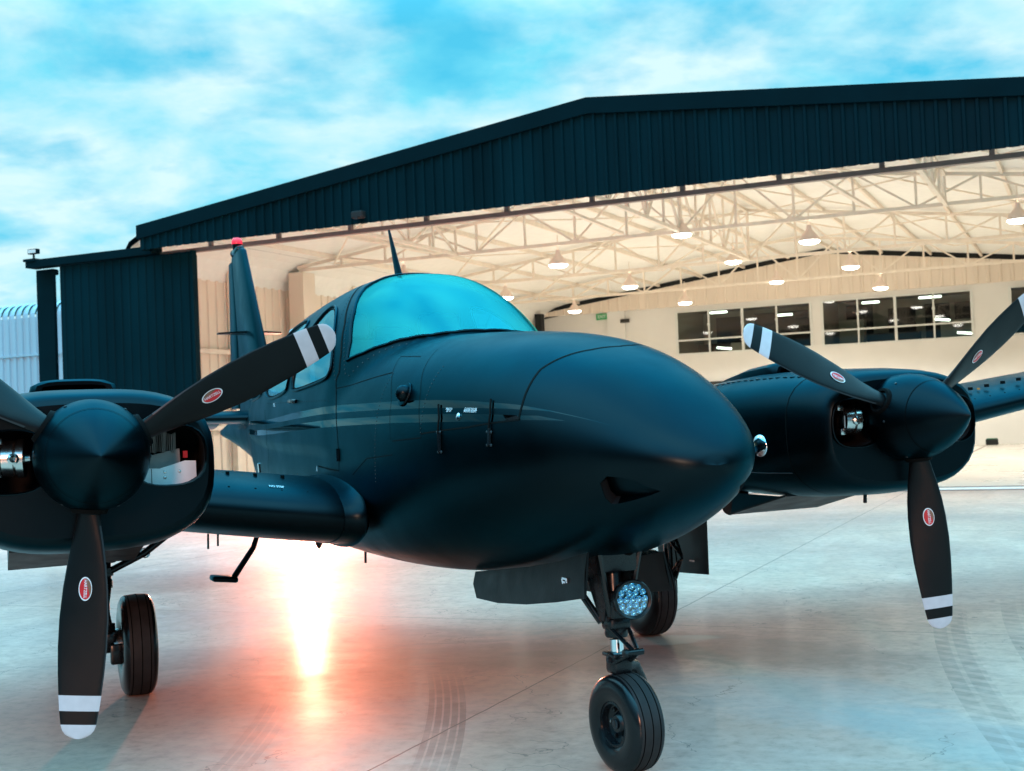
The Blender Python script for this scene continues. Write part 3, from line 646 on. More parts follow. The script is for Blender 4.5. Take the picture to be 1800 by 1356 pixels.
def cspline(xs, ys):
    n = len(xs); h = [xs[i + 1] - xs[i] for i in range(n - 1)]; al = [0] * n; l = [1] * n; mu = [0] * n; z = [0] * n
    for i in range(1, n - 1):
        al[i] = 3 * ((ys[i + 1] - ys[i]) / h[i] - (ys[i] - ys[i - 1]) / h[i - 1]); l[i] = 2 * (xs[i + 1] - xs[i - 1]) - h[i - 1] * mu[i - 1]
        mu[i] = h[i] / l[i]; z[i] = (al[i] - h[i - 1] * z[i - 1]) / l[i]
    c = [0] * n; b = [0] * n; d = [0] * n
    for j in range(n - 2, -1, -1):
        c[j] = z[j] - mu[j] * c[j + 1]; b[j] = (ys[j + 1] - ys[j]) / h[j] - h[j] * (c[j + 1] + 2 * c[j]) / 3; d[j] = (c[j + 1] - c[j]) / (3 * h[j])
    def f(x):
        x = min(max(x, xs[0]), xs[-1]); j = 0
        while j < n - 2 and xs[j + 1] <= x: j += 1
        t = x - xs[j]; return ys[j] + b[j] * t + c[j] * t * t + d[j] * t ** 3
    return f
def U_(x): return -math.sqrt(max(0.0, 1.18 - x))
_s=[cspline([U_(r[0]) for r in FA],[r[i] for r in FA]) for i in range(1,6)]
_a=[(lambda x, g=g: g(U_(x))) for g in _s]
_b=[pchip([r[0] for r in FB],[r[i] for r in FB]) for i in range(1,3)]
def fus(x,th):
    zt,zb,w,zc,n=[f(x) for f in _a]; w=max(w,.0006)
    s,c=math.sin(th),math.cos(th)
    hh=(zt-zc) if c>=0 else (zc-zb)
    rA=(abs(s/w)**n+abs(c/max(hh,1e-4))**n)**(-1/n)
    if c>0 and -6.2<x<-.25:
        zt2,w2=_b[0](x),_b[1](x);h2=zt2-zc
        if h2>0.02:
            rB=(abs(s/w2)**2.35+abs(c/h2)**2.35)**(-1/2.35)
            d=abs(rA-rB);rr=max(rA,rB)
            if d<.015: rr+=(.015-d)**2/.06
            rA=rr
    return (x,rA*s,zc+rA*c)

def AP(mb, name, parent=None, lab=None, **k):
    o = mb.build(name, parent or ap, **k)
    if lab: o['label'] = lab
    return o
def fn(x, th, off=0.0):
    """point on the fuselage, lifted by off along the normal"""
    p = Vector(fus(x, th))
    if off:
        a = Vector(fus(x + .004, th)) - Vector(fus(x - .004, th)); b = Vector(fus(x, th + .004)) - Vector(fus(x, th - .004))
        n = b.cross(a).normalized()
        if n.dot(p - Vector((x, 0, 1.17))) < 0: n = -n
        p = p + n * off
    return p
def dens(pl, closed, st=.04):
    out = []; n = len(pl)
    for i in range(n if closed else n - 1):
        a, b = pl[i], pl[(i + 1) % n]; k = max(1, int(math.hypot(b[0] - a[0], b[1] - a[1]) / st))
        out += [(a[0] + (b[0] - a[0]) * j / k, a[1] + (b[1] - a[1]) * j / k) for j in range(k)]
    if not closed: out.append(pl[-1])
    return out
def rnd(pl, it=2):   # chaikin corner rounding of a closed polygon
    for _ in range(it):
        q = []
        for i in range(len(pl)):
            a, b = pl[i], pl[(i + 1) % len(pl)]; q += [(a[0] * .75 + b[0] * .25, a[1] * .75 + b[1] * .25), (a[0] * .25 + b[0] * .75, a[1] * .25 + b[1] * .75)]
        pl = q
    return pl
def mir(pl): return [(x, -t) for x, t in pl][::-1]
WS = [(-1.262, -.862), (-1.128, -.787), (-.996, -.675), (-.903, -.55), (-.833, -.417), (-.795, -.251), (-.782, 0)]
WS2 = [(-1.74, 0), (-1.72, -.2), (-1.68, -.34), (-1.58, -.44), (-1.444, -.552), (-1.302, -.735)]
wsp = WS + [(x, -t) for x, t in WS[:-1]][::-1] + [(x, -t) for x, t in WS2[1:]][::-1] + WS2
w1 = [(-2.12, -1.08), (-2.185, -1.03), (-2.18, -.85), (-2.14, -.62), (-2.02, -.46), (-1.82, -.50), (-1.62, -.64), (-1.50, -.77), (-1.43, -.90), (-1.435, -.975), (-1.50, -1.01)]
w2 = [(-2.33, -1.07), (-2.30, -1.02), (-2.31, -.85), (-2.34, -.62), (-2.42, -.50), (-2.85, -.50), (-2.97, -.62), (-2.97, -1.0), (-2.90, -1.10), (-2.7, -1.12)]
w3 = [(-3.16, -1.10), (-3.12, -1.02), (-3.15, -.72), (-3.22, -.62), (-3.55, -.66), (-3.78, -.82), (-3.86, -1.0), (-3.80, -1.13)]
SU = [(-5.6, -1.42), (-4.2, -1.39), (-2.811, -1.307), (-2.14, -1.245), (-1.553, -1.208), (-1.272, -1.185), (-.845, -1.18), (-.479, -1.175), (-.176, -1.176), (.124, -1.179), (.364, -1.182), (.538, -1.171), (.70, -1.175), (.95, -1.20)]
SUL = [(.70, -1.185), (.62, -1.196), (.548, -1.209), (.376, -1.227), (.141, -1.238), (-.156, -1.235), (-.459, -1.233), (-.824, -1.235), (-1.253, -1.242), (-1.545, -1.26), (-2.133, -1.297), (-2.807, -1.344), (-4.2, -1.43), (-5.6, -1.47)]
SL = [(-5.6, -1.52), (-4.2, -1.49), (-3.14, -1.424), (-2.715, -1.384), (-2.13, -1.34), (-1.54, -1.309), (-1.24, -1.29), (-.812, -1.285), (-.447, -1.279), (-.145, -1.281), (.151, -1.281), (.386, -1.275), (.559, -1.26), (.653, -1.24), (.78, -1.25)]
SLL = [(.695, -1.271), (.565, -1.298), (.396, -1.332), (.16, -1.339), (-.135, -1.338), (-.438, -1.332), (-.803, -1.336), (-1.23, -1.347), (-1.536, -1.362), (-2.128, -1.394), (-2.715, -1.438), (-3.142, -1.477), (-4.2, -1.56), (-5.6, -1.61)]
inlet = [(.925, -1.79), (.895, -2.16), (.93, -2.20), (1.075, -2.21), (1.065, -2.12), (1.03, -1.86)]
regs = [('windshield', dens(wsp, 1))]
for nm, pl in (('side_window', rnd(w1)), ('side_window', rnd(w2)), ('side_window', rnd(w3)), ('stripe', dens(SU + SUL, 1)), ('stripe', dens(SL + SLL, 1))):
    regs.append((nm, pl)); regs.append((nm, mir(pl)))
regs.append(('inlet', rnd(inlet, 1)))
regs.append(('inlet', mir(rnd(inlet, 1))))
def build_fuselage():
    XS = []; x = -7.9
    while x < 1.175:
        XS.append(x); x += .14 if x < -4.2 else .045 if x < .85 else .02 if x < 1.12 else .009
    XS.append(1.18); NT = 128; cx, cy = [], []
    for i, x in enumerate(XS):
        for j in range(NT + 1): cx.append(x); cy.append(-pi + 2 * pi * j / NT)
    segs = []
    for nm, pl in regs:
        for i in range(len(pl)): segs.append((pl[i], pl[(i + 1) % len(pl)]))
    cell = {}
    for a, b in segs:
        k = max(1, int(math.hypot(b[0] - a[0], b[1] - a[1]) / .02))
        for j in range(k + 1):
            p = (a[0] + (b[0] - a[0]) * j / k, a[1] + (b[1] - a[1]) * j / k); cell.setdefault((int(p[0] // .05), int(p[1] // .05)), []).append(p)
    pts = []
    for x, t in zip(cx, cy):
        a, b = int(x // .05), int(t // .05); ok = True
        for i in (-1, 0, 1):
            for j in (-1, 0, 1):
                for p in cell.get((a + i, b + j), ()):
                    if (p[0] - x) ** 2 + (p[1] - t) ** 2 < .015 ** 2: ok = False
        if ok: pts.append(Vector((x, t)))
    faces = []
    for nm, pl in regs:
        k = len(pts); area = sum(pl[i][0] * pl[(i + 1) % len(pl)][1] - pl[(i + 1) % len(pl)][0] * pl[i][1] for i in range(len(pl)))
        q = pl if area > 0 else pl[::-1]
        pts += [Vector(p) for p in q]; faces.append(list(range(k, k + len(q))))
    V, Ed, Fc, ov, oe, of = delaunay_2d_cdt(pts, [], faces, 0, 1e-5)
    groups = {'fuselage': []}
    for k in range(len(regs)): groups[k] = []
    for f, o in zip(Fc, of):
        f = tuple(reversed(f)) if False else tuple(f)
        if o: groups[o[0]].append(f)
        else: groups['fuselage'].append(f)
    P3 = [fus(min(max(v.x, -7.9), 1.18), v.y) for v in V]
    def sub(fs_m, name, lift=0, ms=None):
        mp = {}; mb = MB()
        for fs, m in fs_m:
            mi = mb.mi(m)
            for f in fs:
                q = []
                for i in f:
                    if i not in mp: mp[i] = len(mb.v); mb.v.append(tuple(P3[i]) if not lift else tuple(fn(V[i].x, V[i].y, lift)))
                    q.append(mp[i])
                mb.f.append(tuple(q)); mb.m.append(mi)
        return mb
    fs = [(groups['fuselage'], 'satin')]
    for k, (nm, _) in enumerate(regs):
        if nm == 'stripe': fs.append((groups[k], 'gloss'))
    fb = sub(fs, 'fuselage')
    # details in the skin ------------------------------------------------
    def line(pl, wd=.004, m='line', lift=.0012):
        pl = dens(pl, False, .03); vs = []
        for i, p in enumerate(pl):
            c = fn(p[0], p[1], lift); a = Vector(fus(*pl[max(i - 1, 0)])); b = Vector(fus(*pl[min(i + 1, len(pl) - 1)])); d = (b - a).normalized()
            n = (fn(p[0], p[1], .01) - c).normalized(); s = n.cross(d).normalized() * wd / 2; vs += [c - s, c + s]
        fb.add(vs, [(2 * i, 2 * i + 1, 2 * i + 3, 2 * i + 2) for i in range(len(pl) - 1)], m)
    RAD = [(.401, .438), (.47, .25), (.505, .069), (.526, -.275), (.518, -.565), (.512, -.799), (.536, -.995), (.556, -1.166), (.565, -1.293)]
    line(RAD, .009); line([(.401, .438), (.46, .8), (.50, 1.0), (.55, 1.29)], .009)
    for s in (1, -1):
        def S(pl): return [(x, t * s) for x, t in pl]
        line(S([(-1.91, -.27), (-1.80, -.37), (-1.689, -.458), (-1.479, -.632), (-1.361, -.815), (-1.32, -.946), (-1.335, -.99)]), .013)
        line(S([(-1.335, -.99), (-1.33, -1.03), (-1.321, -1.055), (-1.271, -1.215), (-1.217, -1.392), (-1.193, -1.57), (-1.206, -1.695), (-1.35, -1.69), (-1.588, -1.674)]), .007)
        line(S([(-2.91, -1.213), (-2.82, -1.425), (-2.847, -1.653), (-2.932, -1.916)]), .005)
        line(S([(.565, -1.298), (.397, -1.345), (.248, -1.381), (-.128, -1.42)]), .006)
        line(S([(-.127, -1.448), (-.431, -1.463)]), .004); line(S([(-.435, -1.563), (-.765, -1.59), (-.986, -1.719)]), .004)
        line(S([(-.637, -.942), (-1.313, -1.059)]), .004)
        line(S([(-.717, -.778), (-.6, -.785), (-.462, -.791)]), .003)
        line(S([(-.717, -.778), (-.649, -.916), (-.526, -1.106), (-.495, -1.17), (-.45, -1.46)]), .0025)
        line(S([(-.381, -.70), (-.297, -.927), (-.202, -1.116), (-.12, -1.45)]), .0025)
        line(S([(-3.7, -1.2), (-3.75, -1.9)]), .004); line(S([(-4.9, -1.1), (-4.95, -2.2)]), .004)
        # hinge straps of the nose bay door
        for st in ([(.01, -1.213), (.037, -1.309), (.039, -1.412), (.049, -1.556)], [(.375, -1.157), (.40, -1.27), (.407, -1.411), (.41, -1.511)]):
            q = [fn(x, t * s, .006) for x, t in dens(st, False, .03)]; fb.tube(q, .004, 'line', 6)
            for x, t in (st[2], st[3]):
                for dxx in (-.012, .012): fb.lathe([(0, .006), (.004, .005), (.005, 0)], fn(x + dxx, t * s, .002), fn(x, t * s, .02) - fn(x, t * s), 'rivet', 8)
            x, t = st[3]; q = [fn(x, tt * s, .004) for tt in (t + .13, t + .06, t)]; fb.tube(q, .0075, 'gear', 6)
        q = [fn(-1.20, tt * s, .004) for tt in (-1.52, -1.62)]; fb.tube(q, .0075, 'gear', 6)
        fb.lathe([(0, .014), (.003, .014), (.006, .009), (.007, 0)], fn(.18, -1.301 * s, .001), fn(.18, -1.301 * s, .03) - fn(.18, -1.301 * s), 'chrome', 14)
        # rivets: both sides of the pillar seam, round the glass and along skins
        def rv(x, t, r=.0036):
            t *= s; fb.lathe([(0, r), (.0012, r * .8), (.0016, 0)], fn(x, t, .0006), fn(x, t, .03) - fn(x, t), 'rivet', 6)
        for i in range(22):
            u = i / 21; t = -.40 - .58 * u; xb = -1.72 + .43 * u ** .8
            rv(xb + .045, t + .03); rv(xb - .06, t - .02)
        for i in range(12): rv(-1.20 + .031 * i, -.96 + .036 * i)
        for i in range(30): rv(-.62 + .0 * i - .0015 * i, -.95 - .028 * i, .0026)
        for i in range(18): rv(-.13 - .012 * 0, -.9 - .03 * i, .0026)
        for i in range(30): rv(-1.4 - .05 * i, -1.155, .0026)
    return fb, groups, sub, V, P3
fb, groups, sub, V2, P3 = build_fuselage()
# window rims
for nm, pl in regs:
    if nm == 'side_window':
        fb.tube([fn(x, t, .004) for x, t in pl + pl[:1]], .007, 'satin', 6, cap=False)
        c = (sum(p[0] for p in pl) / len(pl), sum(p[1] for p in pl) / len(pl)); q = [(c[0] + (x - c[0]) * .95, c[1] + (t - c[1]) * .94) for x, t in pl]
        fb.tube([fn(x, t, .001) for x, t in q + q[:1]], .004, 'line', 5, cap=False)
    if nm == 'windshield': fb.tube([fn(x, t, .002) for x, t in pl + pl[:1]], .008, 'satin', 6, cap=False)
    if nm == 'inlet':   # scoop: dark walls sinking forward to back
        ring = [fn(x, t) for x, t in pl]; back = [fn(x, t, -.038 * max(0, min(1, (1.08 - x) / .17))) for x, t in pl]; k_ = len(pl)
        fb.add(ring + back, [(i, (i + 1) % k_, k_ + (i + 1) % k_, k_ + i) for i in range(k_)], 'satin')
        cx_ = sum(p[0] for p in pl) / k_; ct_ = sum(p[1] for p in pl) / k_
        fb.add(back + [fn(cx_, ct_, -.038 * (1.08 - cx_) / .17)], [(i, (i + 1) % k_, k_) for i in range(k_)], 'satin')
        rear = [p for p, q in zip(back, pl) if q[0] < .94]; rr_ = [p for p, q in zip(ring, pl) if q[0] < .94]
        fb.add([p + Vector((.004, 0, 0)) for p in rr_ + rear], [(i, i + 1, len(rr_) + i + 1, len(rr_) + i) for i in range(len(rr_) - 1)], 'dark')
for s in (1, -1):   # light ball housing on the nose side
    n_ = (fn(-.359, 1.128 * s, .03) - fn(-.359, 1.128 * s)).normalized(); c = fn(-.359, 1.128 * s, 0)
    fb.lathe([(0, .052), (.006, .050), (.008, .035)], c, n_, 'satin', 20)
    fb.lathe([(.0, .034), (.02, .034), (.036, .026), (.045, .012), (.047, 0)], c + Vector((.012, 0, 0)), n_ + Vector((.25, 0, .05)), 'satin', 20)
# placards
def fus_text(txt, x, t, size, sgn=-1):
    c = fn(x, t, .0015); ex = (fn(x + .02, t, .0015) - c).normalized(); n_ = (fn(x, t, .02) - c).normalized(); ez = n_.cross(ex).normalized()
    if ez.z < 0: ez = -ez
    if sgn < 0 : pass
    textmesh(fb, txt, size, lambda a, b: c + ex * a + ez * b)
fus_text('PRESS TO', .097, -1.245, .012); fus_text('LATCH', .097, -1.259, .012)
fus_text('CLOSE DOOR', .257, -1.244, .014); fus_text('BEFORE FLIGHT', .257, -1.259, .013)
fus_text('PULL', -2.62, -1.17, .03)
fus_text('A', -1.62, -1.70, .04)
q = fn(-2.09, -1.15, .012); fb.tube([fn(-2.15, -1.15, .004), fn(-2.13, -1.15, .018), fn(-2.05, -1.15, .018), fn(-2.03, -1.15, .004)], .010, 'gear', 8)
fb.tube([fn(-3.3, -1.80, .006), fn(-3.32, -1.90, .006)], .008, 'chrome', 6)
fb.tube([(-1.85, -.30, .66), (-1.86, -.30, .575)], .007, 'gear', 6)
# pins and drains under the right wing root
for x, y, z, l_ in ((-1.39, -1.18, .82, .070), (-1.42, -1.13, .82, .062)): fb.tube([(x, y, z), (x - .01, y, z - l_)], .005, 'gear', 6)
fb.lathe([(0, .022), (.03, .018), (.05, .008), (.06, 0)], (-1.55, -.62, .75), (0, 0, -1), 'gear', 10)
# vhf antenna on the roof
an = MB(); rg = []
for u in (0, .25, .5, .75, 1):
    ch = .125 * (1 - u) + .028 * u; xc = -2.02 - .17 * u; z = 2.075 + .31 * u; rg.append([Vector((xc + ch / 2 * cos(a), .013 * (1 - .6 * u) * sin(a), z)) for a in [2 * pi * k / 12 for k in range(12)]])
an.loft(rg, 'satin'); 
fuselage = AP(fb, 'fuselage', smooth=38, merge=False, fix=False)
AP(an, 'antenna', smooth=40)
for k, (nm, _) in enumerate(regs):
    if nm in ('windshield', 'side_window'):
        o = AP(sub([(groups[k], 'glassw' if nm == 'windshield' else 'glass')], nm), nm, smooth=60, fix=False)
# cabin
b = MB()
b.add([(-3.8, -.46, .95), (-.3, -.46, .95), (-.3, .46, .95), (-3.8, .46, .95)], [(0, 1, 2, 3)], 'cabin')
b.add([(-3.8, -.42, .95), (-3.8, .42, .95), (-3.8, .30, 1.72), (-3.8, -.30, 1.72)], [(0, 1, 2, 3)], 'cabin')
AP(b, 'cabin_floor', fix=False)
b = MB(); b.box((-1.02, 0, 1.50), (.32, .74, .24), 'panel', None, .04); b.box((-1.19, 0, 1.45), (.04, .9, .26), 'cabin')
for k in range(6): b.lathe([(0, .035), (.01, .035), (.012, 0)], (-1.212, -.32 + .125 * k, 1.48), (-1, 0, 0), 'line', 16)
AP(b, 'instrument_panel')
for y in (-.26, .26):
    b = MB(); b.tube([(-1.22, y, 1.36), (-1.38, y, 1.37)], .014, 'line', 8); b.tube([(-1.38, y - .14, 1.47), (-1.39, y - .13, 1.37), (-1.38, y, 1.34), (-1.39, y + .13, 1.37), (-1.38, y + .14, 1.47)], .013, 'line', 8)
    AP(b, 'control_yoke', smooth=50)
def seat(x, y):
    b = MB(); b.box((x, y, 1.14), (.48, .44, .14), 'seat', None, .04); b.box((x - .26, y, 1.46), (.12, .44, .62), 'seat', Matrix.Rotation(-.15, 3, 'Y'), .04); b.box((x - .32, y, 1.84), (.08, .24, .14), 'seat', Matrix.Rotation(-.15, 3, 'Y'), .03)
    AP(b, 'seat', smooth=40)
for x in (-1.85, -2.75): 
    for y in (-.27, .27): seat(x, y)
# ---- wings
def naca(u, th, up):
    th *= 1.0; y = 5 * th * (.2969 * math.sqrt(u) - .126 * u - .3516 * u * u + .2843 * u ** 3 - .1036 * u ** 4); c = .009 * (1 - (2 * u - .8) ** 2 / .9)
    return (y if up else -y) + c
def foil(xle, ch, th, z, y, n=22, tw=0):
    us = [.5 * (1 - cos(pi * k / n)) for k in range(n + 1)]
    p = [(u, naca(u, th, True)) for u in us[::-1]] + [(u, naca(u, th, False)) for u in us[1:-1]]
    return [Vector((xle - u * ch + v * ch * sin(tw), y, z + v * ch - u * ch * sin(tw))) for u, v in p]
def zw(y): return .790 + .140 * abs(y)
def wing(s):
    b = MB(); rings = []
    for y, xle, ch, th in ((.55, -.88, 2.06, .148), (.62, -.862, 2.06, .151), (.75, -.86, 2.05, .152), (1.3, -.90, 1.98, .15), (2.3, -.96, 1.82, .142), (3.6, -1.10, 1.52, .135), (4.9, -1.24, 1.22, .12), (5.5, -1.33, 1.05, .11), (5.68, -1.42, .88, .08), (5.74, -1.55, .6, .04)):
        rings.append(foil(xle, ch, th, zw(y) + (.0 if y > .6 else 0), s * y))
    def mf(i, k): return 'satin'
    b.loft(rings, 'satin', mfun=mf)
    # skin joint behind the leading edge, rivets, vortex generators
    for i in range(40):
        y = .8 + .115 * i
        if 1.3 < y < 2.25: continue
        xle = -.87 - .05 * (y - .8); ch = 2.04 - .21 * (y - .8); u = .055; v = naca(u, .151, True)
        b.lathe([(0, .006), (.002, .004), (.0025, 0)], (xle - u * ch, s * y, zw(y) + v * ch), (.5, 0, 1), 'line', 6)
    for i in range(38):
        y = .86 + .125 * i
        if 1.3 < y < 2.3: continue
        xle = -.87 - .05 * (y - .8); ch = 2.04 - .21 * (y - .8); u = .17; z = zw(y) + naca(u, .151, True) * ch
        b.box((xle - u * ch, s * y, z + .005), (.03, .004, .018), 'line', Matrix.Rotation(.3, 3, 'Z'))
        if i % 3 == 1: b.box((xle - u * ch + .0, s * (y + .06), z + .003), (.018, .005, .010), 'orange')
    o = AP(b, 'wing', smooth=80)
    # root fillet
    f = MB(); rg = []
    for k in range(9):
        u = k / 8; a = u * pi / 2
        q = foil(-.857 + .045 * (1 - cos(a)), 2.05 + .07 * (1 - cos(a)), .1525 + .016 * (1 - cos(a)), zw(.66) - .002, s * (.665 - .09 * sin(a)))
        rg.append(q)
    f.loft(rg, 'satin'); f.build('wing_fillet', o, smooth=75)
    if s < 0:
        t_ = MB(); textmesh(t_, 'NO STEP', .017, lambda a, c_: (-1.02 - c_ * 2, -.93 + a, zw(.93 - a) + naca((.147 + c_ * 2) / 2.013, .151, True) * 2.013 + .003)); t_.build('stencil', o, fix=False)
    # flap, slightly down
    f = MB()
    f.loft([foil(-2.42, .46, .12, zw(.75) - .03, s * .75, 8, .18), foil(-2.42, .46, .12, zw(1.35) - .03, s * 1.35, 8, .18)], 'satin'); f.build('flap', o, smooth=50)
    l_ = MB(); l_.lathe([(0, .03), (.03, .028), (.06, .015), (.07, 0)], (-1.25, s * 5.72, zw(5.7) + .02), (.6, s, 0), 'beacon' if s > 0 else 'green', 12); l_.build('wing_light', o, smooth=50)
    return o
wing(-1); wing(1)

# ---- nacelles
def sq(cy, cz, hw, ht, hb, n, x, k=56):
    p = []
    for i in range(k):
        a = 2 * pi * i / k; s_, c_ = sin(a), cos(a); hh = ht if c_ > 0 else hb
        r = (abs(s_ / hw) ** n + abs(c_ / hh) ** n) ** (-1 / n); p.append(Vector((x, cy + r * s_, cz + r * c_)))
    return p
def nacelle(s):
    cy = 1.78 * s; zc = 1.19
    ST = [(-.085, .408, .218, .25, 3.0), (-.095, .421, .236, .268, 3.0), (-.13, .436, .254, .288, 3.0), (-.20, .447, .266, .305, 3.0), (-.34, .457, .278, .325, 3.0), (-.6, .464, .288, .34, 3.0), (-.95, .460, .288, .345, 2.9),
          (-1.3, .438, .27, .335, 2.8), (-1.7, .41, .24, .31, 2.6), (-2.2, .36, .19, .25, 2.4), (-2.8, .25, .10, .13, 2.2), (-3.25, .05, .01, .02, 2)]
    b = MB(); rings = [sq(cy, zc, a, t, bo, n, x) for x, a, t, bo, n in ST]
    b.loft(rings, 'satin', caps=(False, True))
    # front face with two cooling openings and the shaft opening
    outer = [(p.y, p.z) for p in rings[0]]
    def hole(c, hw, ht, hb, n, k=28): return [(p.y, p.z) for p in sq(c[0], c[1], hw, ht, hb, n, 0, k)]
    hs = [hole((cy - .270, zc + .02), .138, .118, .110, 2.7), hole((cy + .270, zc + .02), .138, .118, .110, 2.7)]
    pts = [Vector(p) for p in outer]; faces = [list(range(len(outer)))]
    for hpl in hs: k = len(pts); pts += [Vector(p) for p in hpl]; faces.append(list(range(k, k + len(hpl))))
    def ccw(ix): return sum(pts[ix[i]].x * pts[ix[(i + 1) % len(ix)]].y - pts[ix[(i + 1) % len(ix)]].x * pts[ix[i]].y for i in range(len(ix))) > 0
    faces = [f if ccw(f) else f[::-1] for f in faces]
    for i in range(-9, 10):
        for j in range(-6, 7):
            p = Vector((cy + i * .04, zc + j * .04))
            r = (abs(i * .04 / .33) ** 3 + abs(j * .04 / .19) ** 3)
            if r < .9 and all(not (abs(p.x - c) < .156 and abs(p.y - zc - .02) < .13) for c in (cy - .270, cy + .270)): pts.append(p)
    V, Ed, Fc, ov, oe, of = delaunay_2d_cdt(pts, [], faces, 1, 1e-6)
    fs = [tuple(f) for f, o in zip(Fc, of) if 0 in o and not (1 in o or 2 in o)]
    b.add([(-.085 + .012 * (1 - min(1, (abs(v.x - cy) / .35) ** 2)), v.x, v.y) for v in V], fs, 'satin')
    for hpl in hs:
        k = len(hpl); c = (sum(p[0] for p in hpl) / k, sum(p[1] for p in hpl) / k); ring = []
        for dx_, sc_ in ((.004, 1.0), (.006, .965), (-.02, .93), (-.10, .97), (-.30, 1.05)): ring.append([Vector((-.080 + dx_, c[0] + (p[0] - c[0]) * sc_, c[1] + (p[1] - c[1]) * sc_)) for p in hpl])
        b.loft(ring, 'satin', caps=(False, False), mfun=lambda i, kk: 'satin' if i < 2 else 'dark')
        b.add([tuple(p) for p in ring[-1]], [tuple(range(k))], 'dark')
    # seams
    for x0, t0, t1 in ((-.36, 0, 2 * pi), (-1.32, 0, 2 * pi)):
        i = [k for k in range(len(ST) - 1) if ST[k][0] >= x0 > ST[k + 1][0]][0]; u = (x0 - ST[i][0]) / (ST[i + 1][0] - ST[i][0])
        A = [ST[i][k] + (ST[i + 1][k] - ST[i][k]) * u for k in range(5)]
        q = sq(cy, zc, A[1] + .001, A[2] + .001, A[3] + .001, A[4], x0 - .003); q2 = sq(cy, zc, A[1] + .001, A[2] + .001, A[3] + .001, A[4], x0 + .003); n_ = len(q)
        b.add(q + q2, [(k, (k + 1) % n_, n_ + (k + 1) % n_, n_ + k) for k in range(n_)], 'line')
    q = []
    for k in range(16):
        x = -.38 - .058 * k; i = [k2 for k2 in range(len(ST) - 1) if ST[k2][0] >= x > ST[k2 + 1][0]][0]; u = (x - ST[i][0]) / (ST[i + 1][0] - ST[i][0])
        A = [ST[i][m_] + (ST[i + 1][m_] - ST[i][m_]) * u for m_ in range(5)]; pr_ = sq(cy, zc, A[1] + .001, A[2] + .001, A[3] + .001, A[4], x)
        for side in (8, 48):
            p = pr_[side]; b.box(p, (.028, .005, .003), 'line', Matrix.Rotation(.3 if k % 3 else 0, 3, 'Z'))
        for side, sg in ((18, 1), (38, -1)):
            p = pr_[side]; q.append((side, p))
    for side in (18, 38):
        pl = [p for sd_, p in q if sd_ == side]; b.tube(pl, .002, 'rivet', 4)
    na = AP(b, 'engine_nacelle', smooth=42, fix=True)
    # round polished mirror on the inboard side
    b = MB(); yi = cy - s * .466
    b.lathe([(0, .054), (.006, .055), (.012, .050), (.020, .030), (.023, 0)], (-.575, yi + s * .008, 1.118), (.12, -s, .0), 'chrome', 28); b.build('mirror', na, smooth=50)
    # air scoop
    b = MB(); rg = []
    for x, hw, ht, hb, zz in ((-.86, .155, .045, .05, 1.478), (-.88, .17, .056, .07, 1.476), (-.95, .175, .06, .08, 1.474), (-1.15, .17, .056, .09, 1.462), (-1.4, .14, .045, .09, 1.435), (-1.65, .08, .02, .06, 1.40)):
        rg.append(sq(cy, zz, hw, ht, hb, 3.2, x, 32))
    b.loft(rg, 'satin', caps=(False, True)); inn = sq(cy, 1.478, .135, .030, .030, 4, -.861, 32)
    b.loft([rg[0], inn], 'satin', caps=(False, False)); b.loft([inn, sq(cy, 1.474, .13, .03, .03, 4, -1.05, 32)], 'dark', caps=(False, True)); b.build('air_scoop', na, smooth=45)
    # exhaust
    b = MB(); b.lathe([(0, .03), (.10, .034), (.19, .036), (.19, .030), (.1, .028)], (-1.15, cy - s * .18 - .02, .865), (-.75, 0, -.5), 'tyre', 18); b.build('exhaust', na, smooth=50)
    # cowl flap
    b = MB(); y0, y1 = cy - .27, cy + .24
    b.prism([(-.66, y0, .858), (-.66, y1, .858), (-1.12, y1 + .0, .752), (-1.18, y0, .742)], (0, 0, .012), 'blade'); b.add([(-.7, y0, .858), (-1.17, y0, .75), (-1.14, y0, .86)], [(0, 1, 2)], 'satin'); b.build('cowl_flap', na)
    b = MB(); b.tube([(-.42, cy + .02, .87), (-.425, cy + .02, .82)], .009, 'gear', 8); b.build('drain_pipe', na)
    # engine seen through the openings: drum on the right-hand side, cylinder fins and baffles on the left-hand side
    b = MB(); c = Vector((-.165, cy - .235, 1.225))
    b.lathe([(-.055, .03), (-.05, .062), (-.012, .064), (-.01, .055), (-.004, .055), (-.002, .068), (.022, .068), (.024, .02), (.04, .018), (.04, 0)], c + Vector((0, .0, 0)), (.18, 1, 0), 'silver', 28)
    b.tube([c + Vector((.03, -.06, .05)), c + Vector((.06, -.085, .02)), c + Vector((.06, -.085, -.03)), c + Vector((.03, -.06, -.06))], .006, 'silver', 8)
    b.box(c + Vector((.02, -.075, -.05)), (.04, .03, .03), 'silver', None, .006); b.box(c + Vector((.0, -.07, .06)), (.04, .035, .03), 'silver', None, .006)
    b.lathe([(0, .02), (.02, .02), (.025, .012), (.05, .012)], c + Vector((.05, -.02, 0)), (1, 0, 0), 'silver', 14)
    b.build('alternator', na, smooth=40)
    b = MB()
    for k in range(30):
        y = cy + .145 + .0058 * k; b.box((-.25 + .02 * sin(k), y, 1.262 - .0006 * abs(k - 15)), (.05, .0016, .075 + .008 * sin(k * .9)), 'alu2')
    b.build('cylinder_fins', na)
    b = MB(); zf = lambda y: 0
    b.prism([(-.215, cy + .13, 1.16), (-.215, cy + .325, 1.168), (-.225, cy + .325, 1.235), (-.225, cy + .23, 1.215), (-.225, cy + .13, 1.225)], (-.02, 0, 0), 'alu2')
